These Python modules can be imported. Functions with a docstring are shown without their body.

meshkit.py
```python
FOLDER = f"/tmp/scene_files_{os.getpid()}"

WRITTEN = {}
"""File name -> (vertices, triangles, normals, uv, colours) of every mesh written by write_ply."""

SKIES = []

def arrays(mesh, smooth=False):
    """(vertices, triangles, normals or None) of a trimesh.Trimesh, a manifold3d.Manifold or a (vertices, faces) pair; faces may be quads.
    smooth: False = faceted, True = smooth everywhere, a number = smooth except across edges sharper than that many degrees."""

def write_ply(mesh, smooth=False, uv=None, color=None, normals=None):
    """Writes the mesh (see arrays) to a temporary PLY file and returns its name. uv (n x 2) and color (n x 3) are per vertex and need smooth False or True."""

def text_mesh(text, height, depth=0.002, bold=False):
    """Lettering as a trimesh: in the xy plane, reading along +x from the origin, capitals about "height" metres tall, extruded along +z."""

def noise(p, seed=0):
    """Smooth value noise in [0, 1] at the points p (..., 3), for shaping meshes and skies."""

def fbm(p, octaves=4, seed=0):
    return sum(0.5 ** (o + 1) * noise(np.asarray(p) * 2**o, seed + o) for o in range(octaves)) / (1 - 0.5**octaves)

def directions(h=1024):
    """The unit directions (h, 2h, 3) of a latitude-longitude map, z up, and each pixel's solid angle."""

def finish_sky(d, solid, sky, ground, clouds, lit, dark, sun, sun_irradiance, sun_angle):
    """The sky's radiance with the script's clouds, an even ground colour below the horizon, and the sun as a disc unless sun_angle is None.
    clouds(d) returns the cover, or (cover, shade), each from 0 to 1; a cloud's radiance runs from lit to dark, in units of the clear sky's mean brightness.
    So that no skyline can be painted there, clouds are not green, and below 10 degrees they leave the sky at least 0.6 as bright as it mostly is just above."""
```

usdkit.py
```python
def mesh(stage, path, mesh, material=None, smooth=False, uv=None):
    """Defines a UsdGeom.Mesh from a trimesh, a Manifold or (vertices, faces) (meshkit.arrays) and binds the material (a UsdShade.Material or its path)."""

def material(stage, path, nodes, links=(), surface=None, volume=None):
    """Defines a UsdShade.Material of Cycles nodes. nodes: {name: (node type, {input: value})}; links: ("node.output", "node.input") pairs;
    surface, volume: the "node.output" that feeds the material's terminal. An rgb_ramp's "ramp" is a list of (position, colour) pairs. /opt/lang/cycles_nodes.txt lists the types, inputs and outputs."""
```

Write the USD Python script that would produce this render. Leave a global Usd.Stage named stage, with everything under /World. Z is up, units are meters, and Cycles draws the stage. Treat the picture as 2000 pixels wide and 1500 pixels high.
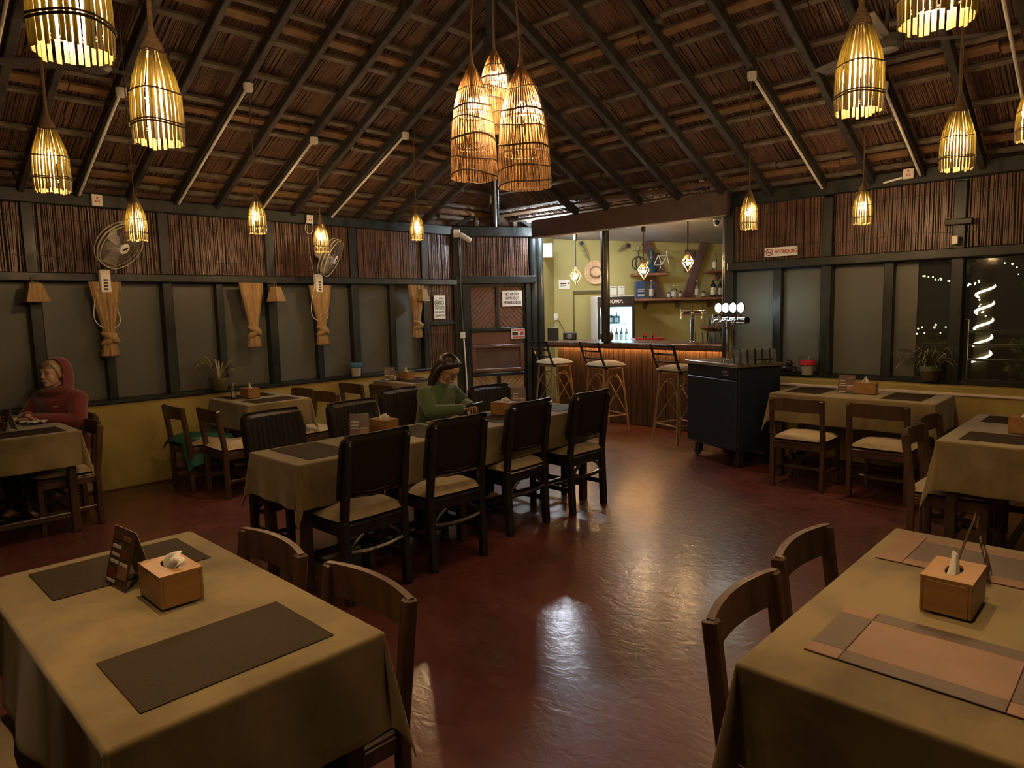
import math, random
import numpy as np
import trimesh, manifold3d, shapely, usdkit, meshkit
from shapely.geometry import Polygon
from pxr import Usd, UsdGeom, UsdLux, UsdShade, Gf, Sdf, Vt

stage = Usd.Stage.CreateInMemory()
UsdGeom.SetStageUpAxis(stage, 'Z'); UsdGeom.SetStageMetersPerUnit(stage, 1.0)
UsdGeom.Xform.Define(stage, '/World'); UsdGeom.Scope.Define(stage, '/World/Looks')
PI = math.pi
rng = np.random.default_rng(7); random.seed(7)

# ------------------------------------------------------------------ camera, night sky, large lights, exposure
# room frame: +X towards the bar wall, +Y towards the long window wall, camera above the origin
CAM_Z, FPIX, PITCH, ROLL, YAW = 1.555, 1340.0, 0.1106, 0.0239, math.radians(46)
cp, sp, cr, sr = math.cos(PITCH), math.sin(PITCH), math.cos(ROLL), math.sin(ROLL)
fwd, rgt, dwn = np.array([0, cp, -sp]), np.array([1., 0, 0]), np.array([0, -sp, -cp])
rx, dx = cr * rgt + sr * dwn, -sr * rgt + cr * dwn
QZ = np.array([[math.cos(YAW), math.sin(YAW), 0], [-math.sin(YAW), math.cos(YAW), 0], [0, 0, 1.]])
rx, dx, fw = QZ @ rx, QZ @ dx, QZ @ fwd
cam = UsdGeom.Camera.Define(stage, '/World/camera')
cm = np.eye(4); cm[0, :3], cm[1, :3], cm[2, :3], cm[3, :3] = rx, -dx, -fw, (0, 0, CAM_Z)
cam.AddTransformOp().Set(Gf.Matrix4d(*cm.ravel().tolist()))
cam.CreateHorizontalApertureAttr(36.0); cam.CreateFocalLengthAttr(36.0 * FPIX / 2000)
cam.CreateClippingRangeAttr((0.05, 200.0)); cam.CreateExposureAttr(0.52)
dome = UsdLux.DomeLight.Define(stage, '/World/night_sky')
dome.CreateIntensityAttr(1.0); dome.CreateColorAttr((0.0022, 0.0020, 0.0017))
BULB = 1500.0         # radiance of the pendant bulbs
def rect_light(path, pos, target, w, h, power, color):
    l = UsdLux.RectLight.Define(stage, '/World/' + path)
    l.CreateWidthAttr(w); l.CreateHeightAttr(h); l.CreateIntensityAttr(power); l.CreateColorAttr(color)
    p, t = np.array(pos, float), np.array(target, float)
    z = (p - t) / np.linalg.norm(p - t); x = np.cross([0, 0, 1.], z)
    x = np.array([1., 0, 0]) if np.linalg.norm(x) < 1e-6 else x / np.linalg.norm(x)
    m = np.eye(4); m[0, :3], m[1, :3], m[2, :3], m[3, :3] = x, np.cross(z, x), z, p
    l.AddTransformOp().Set(Gf.Matrix4d(*m.ravel().tolist()))
    return l
# the bar's own cool ceiling lamp, behind the fascia beam
rect_light('bar_ceiling_light', (8.3, 5.5, 2.46), (8.3, 5.5, 0), .30, .55, 7.0, (.86, .93, 1.0))

# ------------------------------------------------------------------ materials
MATS = {}
def P(c): return tuple(float(x) for x in c)
def mat(name, c1, c2=None, scale=(6, 6, 6), rough=.5, rough2=None, bump=0., bdist=.01, bscale=None, metal=0., spec=.5, island=None, trans=0., det=4, coat=0., ramp=(.35, .65), dist=0., sheen=0., rnd=False):
    n = {'t': ('texture_coordinate', {}), 'm': ('mapping', {'scale': scale}), 'n': ('noise_texture', {'scale': 1., 'detail': det, 'roughness': .6, 'distortion': dist}),
         'p': ('principled_bsdf', {'base_color': P(c1), 'roughness': rough, 'metallic': metal, 'specular_ior_level': spec, 'coat_weight': coat, 'sheen_weight': sheen})}
    l = [('t.object', 'm.vector'), ('m.vector', 'n.vector')]
    col = None
    if c2 is not None:
        n['r'] = ('rgb_ramp', {'ramp': [(ramp[0], P(c1)), (ramp[1], P(c2))]}); l.append(('n.fac', 'r.fac')); col = 'r.color'
    if island is not None:
        n['g'] = ('geometry', {}); n['ri'] = ('rgb_ramp', {'ramp': [(i / (len(island) - 1), P(c)) for i, c in enumerate(island)]})
        l.append(('g.random_per_island', 'ri.fac'))
        if col:
            n['mx'] = ('mix_color', {'blend_type': 'multiply', 'fac': 1.0}); l += [(col, 'mx.a'), ('ri.color', 'mx.b')]; col = 'mx.result'
        else: col = 'ri.color'
    if col: l.append((col, 'p.base_color'))
    if rough2 is not None:
        n['mr'] = ('map_range', {'from_min': .35, 'from_max': .65, 'to_min': rough, 'to_max': rough2, 'clamp': True}); l += [('n.fac', 'mr.value'), ('mr.result', 'p.roughness')]
    if bump:
        src = 'n.fac'
        if bscale is not None:
            n['m2'] = ('mapping', {'scale': bscale}); n['n2'] = ('noise_texture', {'scale': 1., 'detail': 3.}); l += [('t.object', 'm2.vector'), ('m2.vector', 'n2.vector')]; src = 'n2.fac'
        n['b'] = ('bump', {'strength': bump, 'distance': bdist}); l += [(src, 'b.height'), ('b.normal', 'p.normal')]
    surf = 'p.BSDF'
    if trans:
        n['tr'] = ('translucent_bsdf', {'color': P(trans)}); n['ad'] = ('add_closure', {}); l += [('p.BSDF', 'ad.closure1'), ('tr.BSDF', 'ad.closure2')]; surf = 'ad.closure'
    MATS[name] = usdkit.material(stage, '/World/Looks/' + name, n, l, surface=surf)
    return MATS[name]
def emat(name, color, strength):
    MATS[name] = usdkit.material(stage, '/World/Looks/' + name, {'e': ('emission', {'color': P(color), 'strength': float(strength)})}, [], surface='e.emission'); return MATS[name]
def pane_mat(name, tint, rough, body, bodyfac, patchy=True):
    """window pane: a see-through mix with a Fresnel reflection; 'body' is the dust and mesh that make it milky"""
    n = {'tr': ('transparent_bsdf', {'color': P(tint)}), 'gl': ('glossy_bsdf', {'color': (1, 1, 1), 'roughness': rough}), 'fr': ('fresnel', {'IOR': 1.5}),
         'df': ('diffuse_bsdf', {'color': P(body)}), 't': ('texture_coordinate', {}), 'n': ('noise_texture', {'scale': 1.3, 'detail': 3.}),
         'mr': ('map_range', {'from_min': .3, 'from_max': .7, 'to_min': bodyfac * .75, 'to_max': min(1, bodyfac * 1.2), 'clamp': True}), 'm1': ('mix_closure', {}), 'm2': ('mix_closure', {})}
    l = [('t.object', 'n.vector'), ('n.fac', 'mr.value'), ('mr.result', 'm1.fac'), ('tr.BSDF', 'm1.closure1'), ('df.BSDF', 'm1.closure2'), ('fr.fac', 'm2.fac'), ('m1.closure', 'm2.closure1'), ('gl.BSDF', 'm2.closure2')]
    if not patchy:
        n['m1'] = ('mix_closure', {'fac': float(bodyfac)}); l = [x for x in l if x[1] not in ('m1.fac', 'mr.value', 'n.vector')]; n = {k: v for k, v in n.items() if k not in ('t', 'n', 'mr')}
    MATS[name] = usdkit.material(stage, '/World/Looks/' + name, n, l, surface='m2.closure'); return MATS[name]
def glass_mat(name, col=(1, 1, 1), rough=.02):
    MATS[name] = usdkit.material(stage, '/World/Looks/' + name, {'p': ('principled_bsdf', {'base_color': P(col), 'roughness': rough, 'transmission_weight': 1.0, 'ior': 1.45})}, [], surface='p.BSDF'); return MATS[name]

mat('dark_paint', (.0075, .011, .011), (.014, .0185, .0175), (9, 9, 3), spec=.35, rough=.30, rough2=.5, bump=.15)
mat('rafter_wood', (.016, .016, .015), (.042, .038, .033), (14, 14, 3), rough=.6, bump=.3)
mat('batten_wood', (.14, .115, .085), (.27, .225, .17), (10, 10, 10), rough=.7, bump=.3, island=[(.55, .55, .55), (1, .97, .93), (.75, .73, .70), (.9, .9, .9)])
mat('batten_tan', (.20, .115, .055), (.32, .20, .10), (10, 10, 10), rough=.7, bump=.3, island=[(.6, .55, .5), (1, 1, 1), (.8, .75, .7)])
mat('thatch_reed', (.5, .5, .5), (1, 1, 1), (3, 3, 3), rough=.55, island=[(.145, .082, .053), (.25, .138, .088), (.085, .054, .039), (.33, .215, .145), (.19, .103, .065), (.235, .147, .098)])
mat('thatch_back', (.040, .024, .016), (.09, .050, .032), (30, 30, 30), rough=.9)
mat('screen_reed', (.55, .5, .5), (1, 1, 1), (5, 5, 9), rough=.42, island=[(.105, .052, .030), (.19, .105, .058), (.06, .032, .020), (.26, .16, .09), (.13, .066, .038)])
mat('yellow_plaster', (.235, .178, .044), (.305, .238, .064), (2.2, 2.2, 2.2), rough=.75, bump=.12, bdist=.004, bscale=(25, 25, 25))
mat('bar_plaster', (.29, .25, .082), (.35, .305, .105), (1.6, 1.6, 1.6), rough=.7, bump=.08, bdist=.004, bscale=(25, 25, 25))
mat('white_fabric_ceiling', (.33, .33, .35), (.40, .40, .42), (2, 2, 2), rough=.9)
mat('pale_trim', (.46, .38, .32), (.55, .47, .40), (8, 8, 8), rough=.6)
mat('fascia_wood', (.055, .030, .026), (.085, .048, .040), (3, 12, 12), rough=.5, bump=.2)
mat('chair_wood', (.030, .015, .008), (.060, .030, .015), (14, 14, 3), rough=.34, rough2=.5, bump=.1)
mat('black_wood', (.008, .008, .009), (.014, .013, .013), (12, 12, 3), rough=.22, rough2=.4, bump=.06)
mat('black_leather', (.011, .0085, .0070), (.016, .012, .010), (40, 40, 40), spec=.16, rough=.42, rough2=.56, bump=.2, bdist=.003)
mat('cushion_cloth', (.20, .155, .082), (.27, .215, .125), (9, 9, 9), rough=.9, bump=.3, bdist=.004, bscale=(160, 160, 160), sheen=.2)
mat('table_wood', (.022, .011, .006), (.040, .020, .011), (14, 14, 3), rough=.45)
mat('table_linen', (.064, .046, .0155), (.136, .104, .040), (3.4, 3.4, 3.4), rough=.92, bump=.12, bdist=.002, bscale=(330, 330, 330), sheen=.2, ramp=(.30, .58), det=7, dist=.5)
mat('woven_mat', (.017, .0112, .0055), (.029, .0195, .0098), (260, 260, 1), spec=.15, rough=.7, bump=.5, bdist=.003)
mat('tan_leather_mat', (.105, .050, .021), (.135, .066, .029), (6, 6, 6), rough=.5)
mat('brown_leather_mat', (.038, .024, .014), (.052, .033, .020), (90, 90, 2), rough=.55)
mat('bamboo_box', (.17, .085, .024), (.24, .125, .040), (3, 30, 30), rough=.38, bump=.05)
mat('tissue_paper', (.42, .41, .38), (.48, .47, .44), (9, 9, 9), rough=.9, trans=(.1, .1, .09))
mat('card_dark', (.022, .013, .010), (.05, .022, .016), (30, 30, 30), rough=.35)
mat('card_white', (.36, .34, .31), rough=.5)
mat('card_red', (.075, .018, .014), rough=.45)
mat('card_orange', (.10, .045, .02), (.20, .11, .06), (60, 60, 60), rough=.45)
mat('lamp_slat', (.040, .026, .009), (.075, .050, .018), (60, 60, 6), rough=.4, trans=(.050, .045, .016))
mat('lamp_ring', (.018, .008, .004), (.04, .018, .008), (90, 90, 90), rough=.6)
mat('jute_rope', (.10, .060, .032), (.17, .11, .06), (120, 120, 120), rough=.95, bump=.5)
mat('basket_cane', (.22, .125, .045), (.34, .20, .08), (30, 30, 9), rough=.5, trans=(.026, .020, .0075))
mat('basket_ring', (.03, .016, .008), (.06, .03, .014), (40, 40, 40), rough=.6)
mat('white_plastic', (.62, .60, .55), (.68, .66, .61), (9, 9, 9), rough=.4)
mat('aged_plastic', (.36, .32, .24), (.44, .40, .31), (14, 14, 14), rough=.45)
mat('grey_plastic', (.045, .043, .038), (.07, .066, .058), (14, 14, 14), rough=.5)
mat('dark_plastic', (.012, .012, .013), rough=.35)
mat('fan_metal', (.17, .16, .135), rough=.4, metal=.4)
mat('burlap', (.22, .14, .062), (.34, .225, .105), (70, 70, 12), rough=.95, bump=.5, bdist=.004, bscale=(240, 240, 240))
mat('steel', (.62, .62, .62), rough=.16, rough2=.28, metal=1., c2=(.55, .55, .56), scale=(3, 3, 3))
mat('chrome', (.78, .78, .80), rough=.06, metal=1.)
mat('navy_steel', (.008, .013, .024), (.011, .017, .032), (5, 5, 5), spec=.35, rough=.42)
mat('black_rubber', (.01, .01, .01), rough=.7)
mat('counter_top', (.085, .045, .034), (.13, .075, .06), (3, 10, 10), rough=.2, rough2=.4)
mat('counter_plank', (.050, .031, .028), (.105, .066, .056), (22, 22, 3), rough=.35, bump=.2, rnd=True, island=[(1, 1, 1), (.6, .55, .6), (.85, .8, .75)])
mat('rattan', (.19, .125, .062), (.28, .19, .10), (20, 20, 5), rough=.45)
mat('shelf_wood', (.17, .065, .034), (.27, .12, .065), (4, 14, 14), rough=.4)
mat('shelf_back_wood', (.085, .045, .045), (.14, .075, .07), (14, 4, 6), rough=.5)
mat('white_enamel', (.70, .71, .72), rough=.3)
mat('door_board', (.085, .036, .022), (.13, .060, .034), (14, 14, 3), rough=.45)
mat('door_plank', (.085, .036, .022), (.15, .072, .038), (20, 20, 20), rough=.5, bump=.2)
mat('door_plank_pale', (.22, .15, .075), (.33, .23, .125), (20, 20, 20), rough=.55, bump=.2)
mat('skin', (.34, .20, .13), (.38, .23, .15), (20, 20, 20), rough=.5)
mat('skin_fair', (.36, .22, .155), (.40, .25, .18), (20, 20, 20), rough=.5)
mat('lips', (.26, .12, .09), rough=.45)
mat('hair_black', (.008, .006, .005), (.022, .014, .010), (60, 60, 9), rough=.36)
mat('hair_ash', (.16, .115, .065), (.26, .19, .11), (60, 60, 9), rough=.5)
mat('green_knit', (.030, .058, .016), (.042, .080, .023), (14, 14, 14), rough=.9, bump=.25, bdist=.004, bscale=(300, 300, 120), sheen=.3)
mat('red_fleece', (.082, .008, .007), (.11, .012, .010), (10, 10, 10), rough=.9, bump=.25, bdist=.004, bscale=(120, 120, 120), sheen=.3)
mat('trousers', (.014, .016, .022), rough=.9)
mat('eye_white', (.22, .20, .18), rough=.2); mat('eye_dark', (.012, .008, .006), rough=.15)
mat('green_cloth', (.004, .060, .046), (.007, .085, .066), (8, 8, 8), rough=.85)
mat('leaf_pale', (.20, .19, .10), (.31, .29, .18), (9, 9, 3), rough=.5, trans=(.05, .05, .02))
mat('leaf_dim', (.08, .085, .05), (.17, .165, .11), (9, 9, 3), rough=.5, trans=(.02, .025, .01))
mat('pot_olive', (.055, .05, .012), (.075, .068, .02), (9, 9, 9), rough=.5)
mat('pot_red', (.45, .02, .035), rough=.45); mat('pot_grey', (.24, .22, .18), (.30, .28, .23), (12, 12, 12), rough=.6)
mat('pot_blue', (.03, .12, .20), rough=.45); mat('pot_brown', (.045, .022, .014), rough=.6); mat('pot_green', (.085, .10, .045), rough=.5)
mat('soil', (.02, .013, .008), rough=.95)
mat('sign_white', (.58, .58, .52), (.64, .64, .58), (9, 9, 9), rough=.3)
mat('ink_black', (.012, .014, .012), rough=.5); mat('ink_red', (.40, .028, .022), rough=.45); mat('ink_green', (.10, .15, .06), rough=.5)
mat('straw', (.46, .29, .15), (.60, .41, .24), (30, 30, 30), rough=.75, bump=.3)
mat('feather', (.09, .07, .045), (.15, .12, .07), (30, 30, 30), rough=.7)
mat('copper_wire', (.55, .42, .24), rough=.3, metal=.7)
mat('blue_sculpture', (.012, .05, .07), rough=.4); mat('crate_red', (.30, .012, .016), rough=.45)
mat('pot_dark', (.06, .035, .022), (.1, .06, .04), (14, 14, 14), rough=.4)
mat('trunk_bark', (.05, .04, .028), (.10, .08, .055), (6, 6, 20), rough=.9, bump=.4)
mat('bush_leaf', (.05, .085, .025), (.11, .15, .05), (9, 9, 9), rough=.6)
mat('fence_white', (.60, .57, .48), (.68, .65, .56), (9, 9, 9), rough=.7)
mat('ground_earth', (.012, .013, .008), (.026, .025, .015), (2, 2, 2), rough=.95)
mat('mesh_screen', (.13, .13, .115), rough=.9)
mat('bottle_dark', (.008, .018, .010), rough=.12); mat('bottle_amber', (.12, .05, .015), rough=.12); mat('bottle_blue', (.03, .055, .12), rough=.15)
mat('label_cream', (.62, .57, .36), rough=.5)
glass_mat('lens_glass'); pane_mat('clear_glass', (.95, .97, .96), .05, (.60, .64, .62), .055, False)
pane_mat('dusty_pane', (.35, .36, .33), .5, (.076, .079, .066), .90)
pane_mat('dusty_pane_green', (.35, .38, .34), .5, (.094, .102, .084), .90)
pane_mat('clear_pane', (.82, .84, .80), .04, (.055, .053, .040), .34, False)
pane_mat('fridge_pane', (.97, .99, 1.), .02, (.8, .9, .9), .03, False)
emat('bulb_glow', (1.0, .61, .29), BULB)
emat('basket_bulb', (1.0, .64, .34), BULB * .42)
emat('diamond_bulb', (1.0, .60, .27), 420)
emat('tube_glow', (.80, .90, 1.0), 560)
emat('lens_glow', (.82, 1.0, .95), 15)
emat('fridge_glow', (.46, .88, 1.0), 9)
emat('strip_glow', (1.0, .45, .10), 52)
emat('rope_glow', (1.0, .86, .52), 9)
emat('fairy_glow', (1.0, .80, .40), 14)

# red polished oxide floor, worn and smeared
usdkit.material(stage, '/World/Looks/red_floor', {
    't': ('texture_coordinate', {}), 'm1': ('mapping', {'scale': (1.1, 1.1, 1)}), 'n1': ('noise_texture', {'scale': 1., 'detail': 7., 'roughness': .62, 'distortion': .6}),
    'm2': ('mapping', {'scale': (16, 11, 1), 'rotation': (0, 0, .8)}), 'n2': ('noise_texture', {'scale': 1., 'detail': 5., 'distortion': 1.2}),
    'r': ('rgb_ramp', {'ramp': [(.3, (.043, .0092, .0070)), (.5, (.062, .0145, .0105)), (.7, (.09, .026, .019))]}),
    'mr': ('map_range', {'from_min': .3, 'from_max': .7, 'to_min': .34, 'to_max': .48, 'clamp': True}),
    'b': ('bump', {'strength': .22, 'distance': .010}), 'p': ('principled_bsdf', {'specular_ior_level': .6, 'coat_weight': .55, 'coat_roughness': .19})},
    [('t.object', 'm1.vector'), ('m1.vector', 'n1.vector'), ('t.object', 'm2.vector'), ('m2.vector', 'n2.vector'), ('n1.fac', 'r.fac'), ('r.color', 'p.base_color'),
     ('n2.fac', 'mr.value'), ('mr.result', 'p.roughness'), ('n2.fac', 'b.height'), ('b.normal', 'p.normal'), ('b.normal', 'p.coat_normal')], surface='p.BSDF')
MATS['red_floor'] = UsdShade.Material.Get(stage, '/World/Looks/red_floor')

# ------------------------------------------------------------------ mesh helpers: everything is a (vertices, triangles) pair
def cat(ms):
    V, F, k = [], [], 0
    for v, f in ms:
        V.append(np.asarray(v, float)); F.append(np.asarray(f, int) + k); k += len(v)
    return np.vstack(V), np.vstack(F)
def tri(q): q = np.asarray(q, int); return np.vstack([q[:, [0, 1, 2]], q[:, [0, 2, 3]]])
_bq = tri([(0, 3, 2, 1), (4, 5, 6, 7), (0, 1, 5, 4), (1, 2, 6, 5), (2, 3, 7, 6), (3, 0, 4, 7)])
def box(c, s):
    c, h = np.array(c, float), np.array(s, float) / 2
    return c + h * np.array([(-1, -1, -1), (1, -1, -1), (1, 1, -1), (-1, 1, -1), (-1, -1, 1), (1, -1, 1), (1, 1, 1), (-1, 1, 1)]), _bq
_ch = None
def rbox(c, s, b=.006):
    """box with chamfered edges"""
    global _ch
    s = np.array(s, float); b = min(b, s.min() * .45)
    sg = np.array([(x, y, z) for x in (-1, 1) for y in (-1, 1) for z in (-1, 1)], float)
    pts = np.vstack([sg * (np.array([1, 1, 1]) * .5 * s - np.where(np.arange(3) == k, 0, b)) for k in range(3)])
    if _ch is None:
        u = np.vstack([sg * (.5 - np.where(np.arange(3) == k, 0, .1)) for k in range(3)])
        from scipy.spatial import ConvexHull
        F = ConvexHull(u).simplices; a, bb, cc = u[F[:, 0]], u[F[:, 1]], u[F[:, 2]]
        flip = np.einsum('ij,ij->i', np.cross(bb - a, cc - a), a + bb + cc) < 0
        F[flip] = F[flip][:, ::-1]; _ch = F
    return pts + np.array(c, float), _ch
def xf(m, loc=(0, 0, 0), rz=0., rx_=0., ry=0., s=1.):
    v, f = m; v = np.asarray(v, float) * s
    cx, sx, cy, sy, cz, sz = math.cos(rx_), math.sin(rx_), math.cos(ry), math.sin(ry), math.cos(rz), math.sin(rz)
    R = np.array([[cz, -sz, 0], [sz, cz, 0], [0, 0, 1]]) @ np.array([[cy, 0, sy], [0, 1, 0], [-sy, 0, cy]]) @ np.array([[1, 0, 0], [0, cx, -sx], [0, sx, cx]])
    return v @ R.T + np.array(loc, float), f
def frame(m, o, ex, ey, ez):
    v, f = m; v = np.asarray(v, float)
    f = f if np.dot(np.cross(ex, ey), ez) > 0 else np.asarray(f)[:, ::-1]
    return np.array(o, float) + v[:, :1] * np.array(ex, float) + v[:, 1:2] * np.array(ey, float) + v[:, 2:3] * np.array(ez, float), f
def beam(p, q, w, h, up=(0, 0, 1), b=.006):
    """chamfered bar from p to q; w across, h along up"""
    p, q = np.array(p, float), np.array(q, float); L = np.linalg.norm(q - p); d = (q - p) / L
    s = np.cross(d, np.array(up, float)); s = np.array([1., 0, 0]) if np.linalg.norm(s) < 1e-6 else s / np.linalg.norm(s)
    u = np.cross(s, d); m = rbox((0, 0, 0), (L, w, h), b) if b else box((0, 0, 0), (L, w, h))
    return frame(m, (p + q) / 2, d, -s, u)
def tube(path, r, n=8, closed=False, cap=True):
    p = np.asarray(path, float); k = len(p); r = np.broadcast_to(np.asarray(r, float), (k,))
    t = np.roll(p, -1, 0) - np.roll(p, 1, 0) if closed else np.gradient(p, axis=0)
    t /= np.linalg.norm(t, axis=1, keepdims=True) + 1e-12
    a = np.array([0, 0, 1.]) if abs(t[0][2]) < .9 else np.array([1., 0, 0])
    u = np.cross(t[0], a); u /= np.linalg.norm(u); U = []
    for i in range(k):
        u = u - t[i] * (u @ t[i]); u /= np.linalg.norm(u) + 1e-12; U.append(u)
    U = np.array(U); W = np.cross(t, U); an = np.arange(n) * 2 * PI / n
    V = p[:, None] + r[:, None, None] * (np.cos(an)[None, :, None] * U[:, None] + np.sin(an)[None, :, None] * W[:, None])
    return _ringmesh(V, closed, cap)
def _ringmesh(V, closed=False, cap=True):
    k, n = V.shape[:2]; q = []
    for i in range(k if closed else k - 1):
        a, b = i * n, ((i + 1) % k) * n; j = np.arange(n); jn = (j + 1) % n
        q.append(np.stack([a + j, a + jn, b + jn, b + j], 1))
    F = [tri(np.vstack(q))]; V = V.reshape(-1, 3)
    if cap and not closed:
        c = len(V); V = np.vstack([V, V[:n].mean(0), V[-n:].mean(0)]); j = np.arange(n); jn = (j + 1) % n
        F.append(np.stack([jn, j, np.full(n, c)], 1)); F.append(np.stack([(k - 1) * n + j, (k - 1) * n + jn, np.full(n, c + 1)], 1))
    return V, np.vstack(F)
def lathe(prof, n=16, cap=True):
    an = np.arange(n) * 2 * PI / n; pr = np.array(prof, float)
    V = np.stack([pr[:, :1] * np.cos(an), pr[:, :1] * np.sin(an), np.repeat(pr[:, 1:2], n, 1)], -1)
    return _ringmesh(V, False, cap)
def cyl(p, q, r, n=10): return tube([p, q], r, n)
def grid(Pts, double=False):
    nu, nv = Pts.shape[:2]; i, j = np.meshgrid(np.arange(nu - 1), np.arange(nv - 1), indexing='ij'); a = (i * nv + j).ravel()
    return Pts.reshape(-1, 3), tri(np.stack([a, a + nv, a + nv + 1, a + 1], 1))
def slab(Pts, t):
    """grid given a thickness t (along its normals)"""
    v, f = grid(Pts); nrm = np.zeros_like(v); fn = np.cross(v[f[:, 1]] - v[f[:, 0]], v[f[:, 2]] - v[f[:, 0]])
    for k in range(3): np.add.at(nrm, f[:, k], fn)
    nrm /= np.linalg.norm(nrm, axis=1, keepdims=True) + 1e-12
    nu, nv = Pts.shape[:2]; N = nu * nv; idx = np.arange(N).reshape(nu, nv)
    loop = np.concatenate([idx[:-1, 0], idx[-1, :-1], idx[1:, -1][::-1], idx[0, 1:][::-1]]); nx = np.roll(loop, -1)
    return np.vstack([v + nrm * t / 2, v - nrm * t / 2]), np.vstack([f, f[:, ::-1] + N, tri(np.stack([nx, loop, loop + N, nx + N], 1))])
def ball(c, r, sub=2):
    m = trimesh.creation.icosphere(sub, 1.0); return np.array(m.vertices) * np.array(r) + np.array(c, float), np.array(m.faces)
def prism(pts, z0, z1):
    m = trimesh.creation.extrude_polygon(Polygon(pts), z1 - z0, engine='earcut'); return np.array(m.vertices) + (0, 0, z0), np.array(m.faces)
def bez(p0, p1, p2, p3, n=12):
    t = np.linspace(0, 1, n)[:, None]; p0, p1, p2, p3 = (np.array(x, float) for x in (p0, p1, p2, p3))
    return (1 - t) ** 3 * p0 + 3 * (1 - t) ** 2 * t * p1 + 3 * (1 - t) * t * t * p2 + t ** 3 * p3
def text(s, h, depth=.0015, bold=True):
    m = meshkit.text_mesh(s, h, depth, bold); v = np.array(m.vertices); v[:, 0] -= (v[:, 0].min() + v[:, 0].max()) / 2
    return v, np.array(m.faces)

# ------------------------------------------------------------------ scene helpers
used = {}
def numbered(path):
    k = used.get(path, 0); used[path] = k + 1
    return path if k == 0 else f'{path}_{k:03d}'
def setdata(prim, **kw):
    for k, v in kw.items():
        if v: prim.SetCustomDataByKey(k, v)
    return prim
def tag(prim, label, cat_, group=None, kind=None): return setdata(prim, label=label, category=cat_, group=group, kind=kind)
def thing(name, label=None, cat_=None, loc=(0, 0, 0), rz=0., group=None, kind=None):
    x = UsdGeom.Xform.Define(stage, numbered('/World/' + name)); x.AddTranslateOp().Set(Gf.Vec3d(*map(float, loc))); x.AddRotateZOp().Set(math.degrees(rz))
    return setdata(x.GetPrim(), label=label, category=cat_, group=group, kind=kind)
def obj(name, m, material, parent=None, smooth=False, label=None, kind=None):
    base = str(parent.GetPath()) if parent is not None else '/World'
    g = usdkit.mesh(stage, numbered(base + '/' + name), m, MATS[material], smooth=smooth)
    return setdata(g.GetPrim(), label=label, kind=kind)
def struct(name, label=None): return thing(name, label=label, kind='structure')
def dup(root, loc, rz, label, group=None):
    was = root.GetCustomData()
    r = thing(root.GetName(), label, was.get('category'), loc, rz, group or was.get('group'))
    r.GetReferences().AddInternalReference(root.GetPath()); r.SetInstanceable(True)
    return r
class Maker:
    """first call moves nothing: builds the thing at its place; later calls reference it"""
    def __init__(self, build): self.build, self.first = build, None
    def __call__(self, loc, rz, label, group=None):
        if self.first is None: self.first = self.build(loc, rz, label, group); return self.first
        return dup(self.first, loc, rz, label, group)
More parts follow.
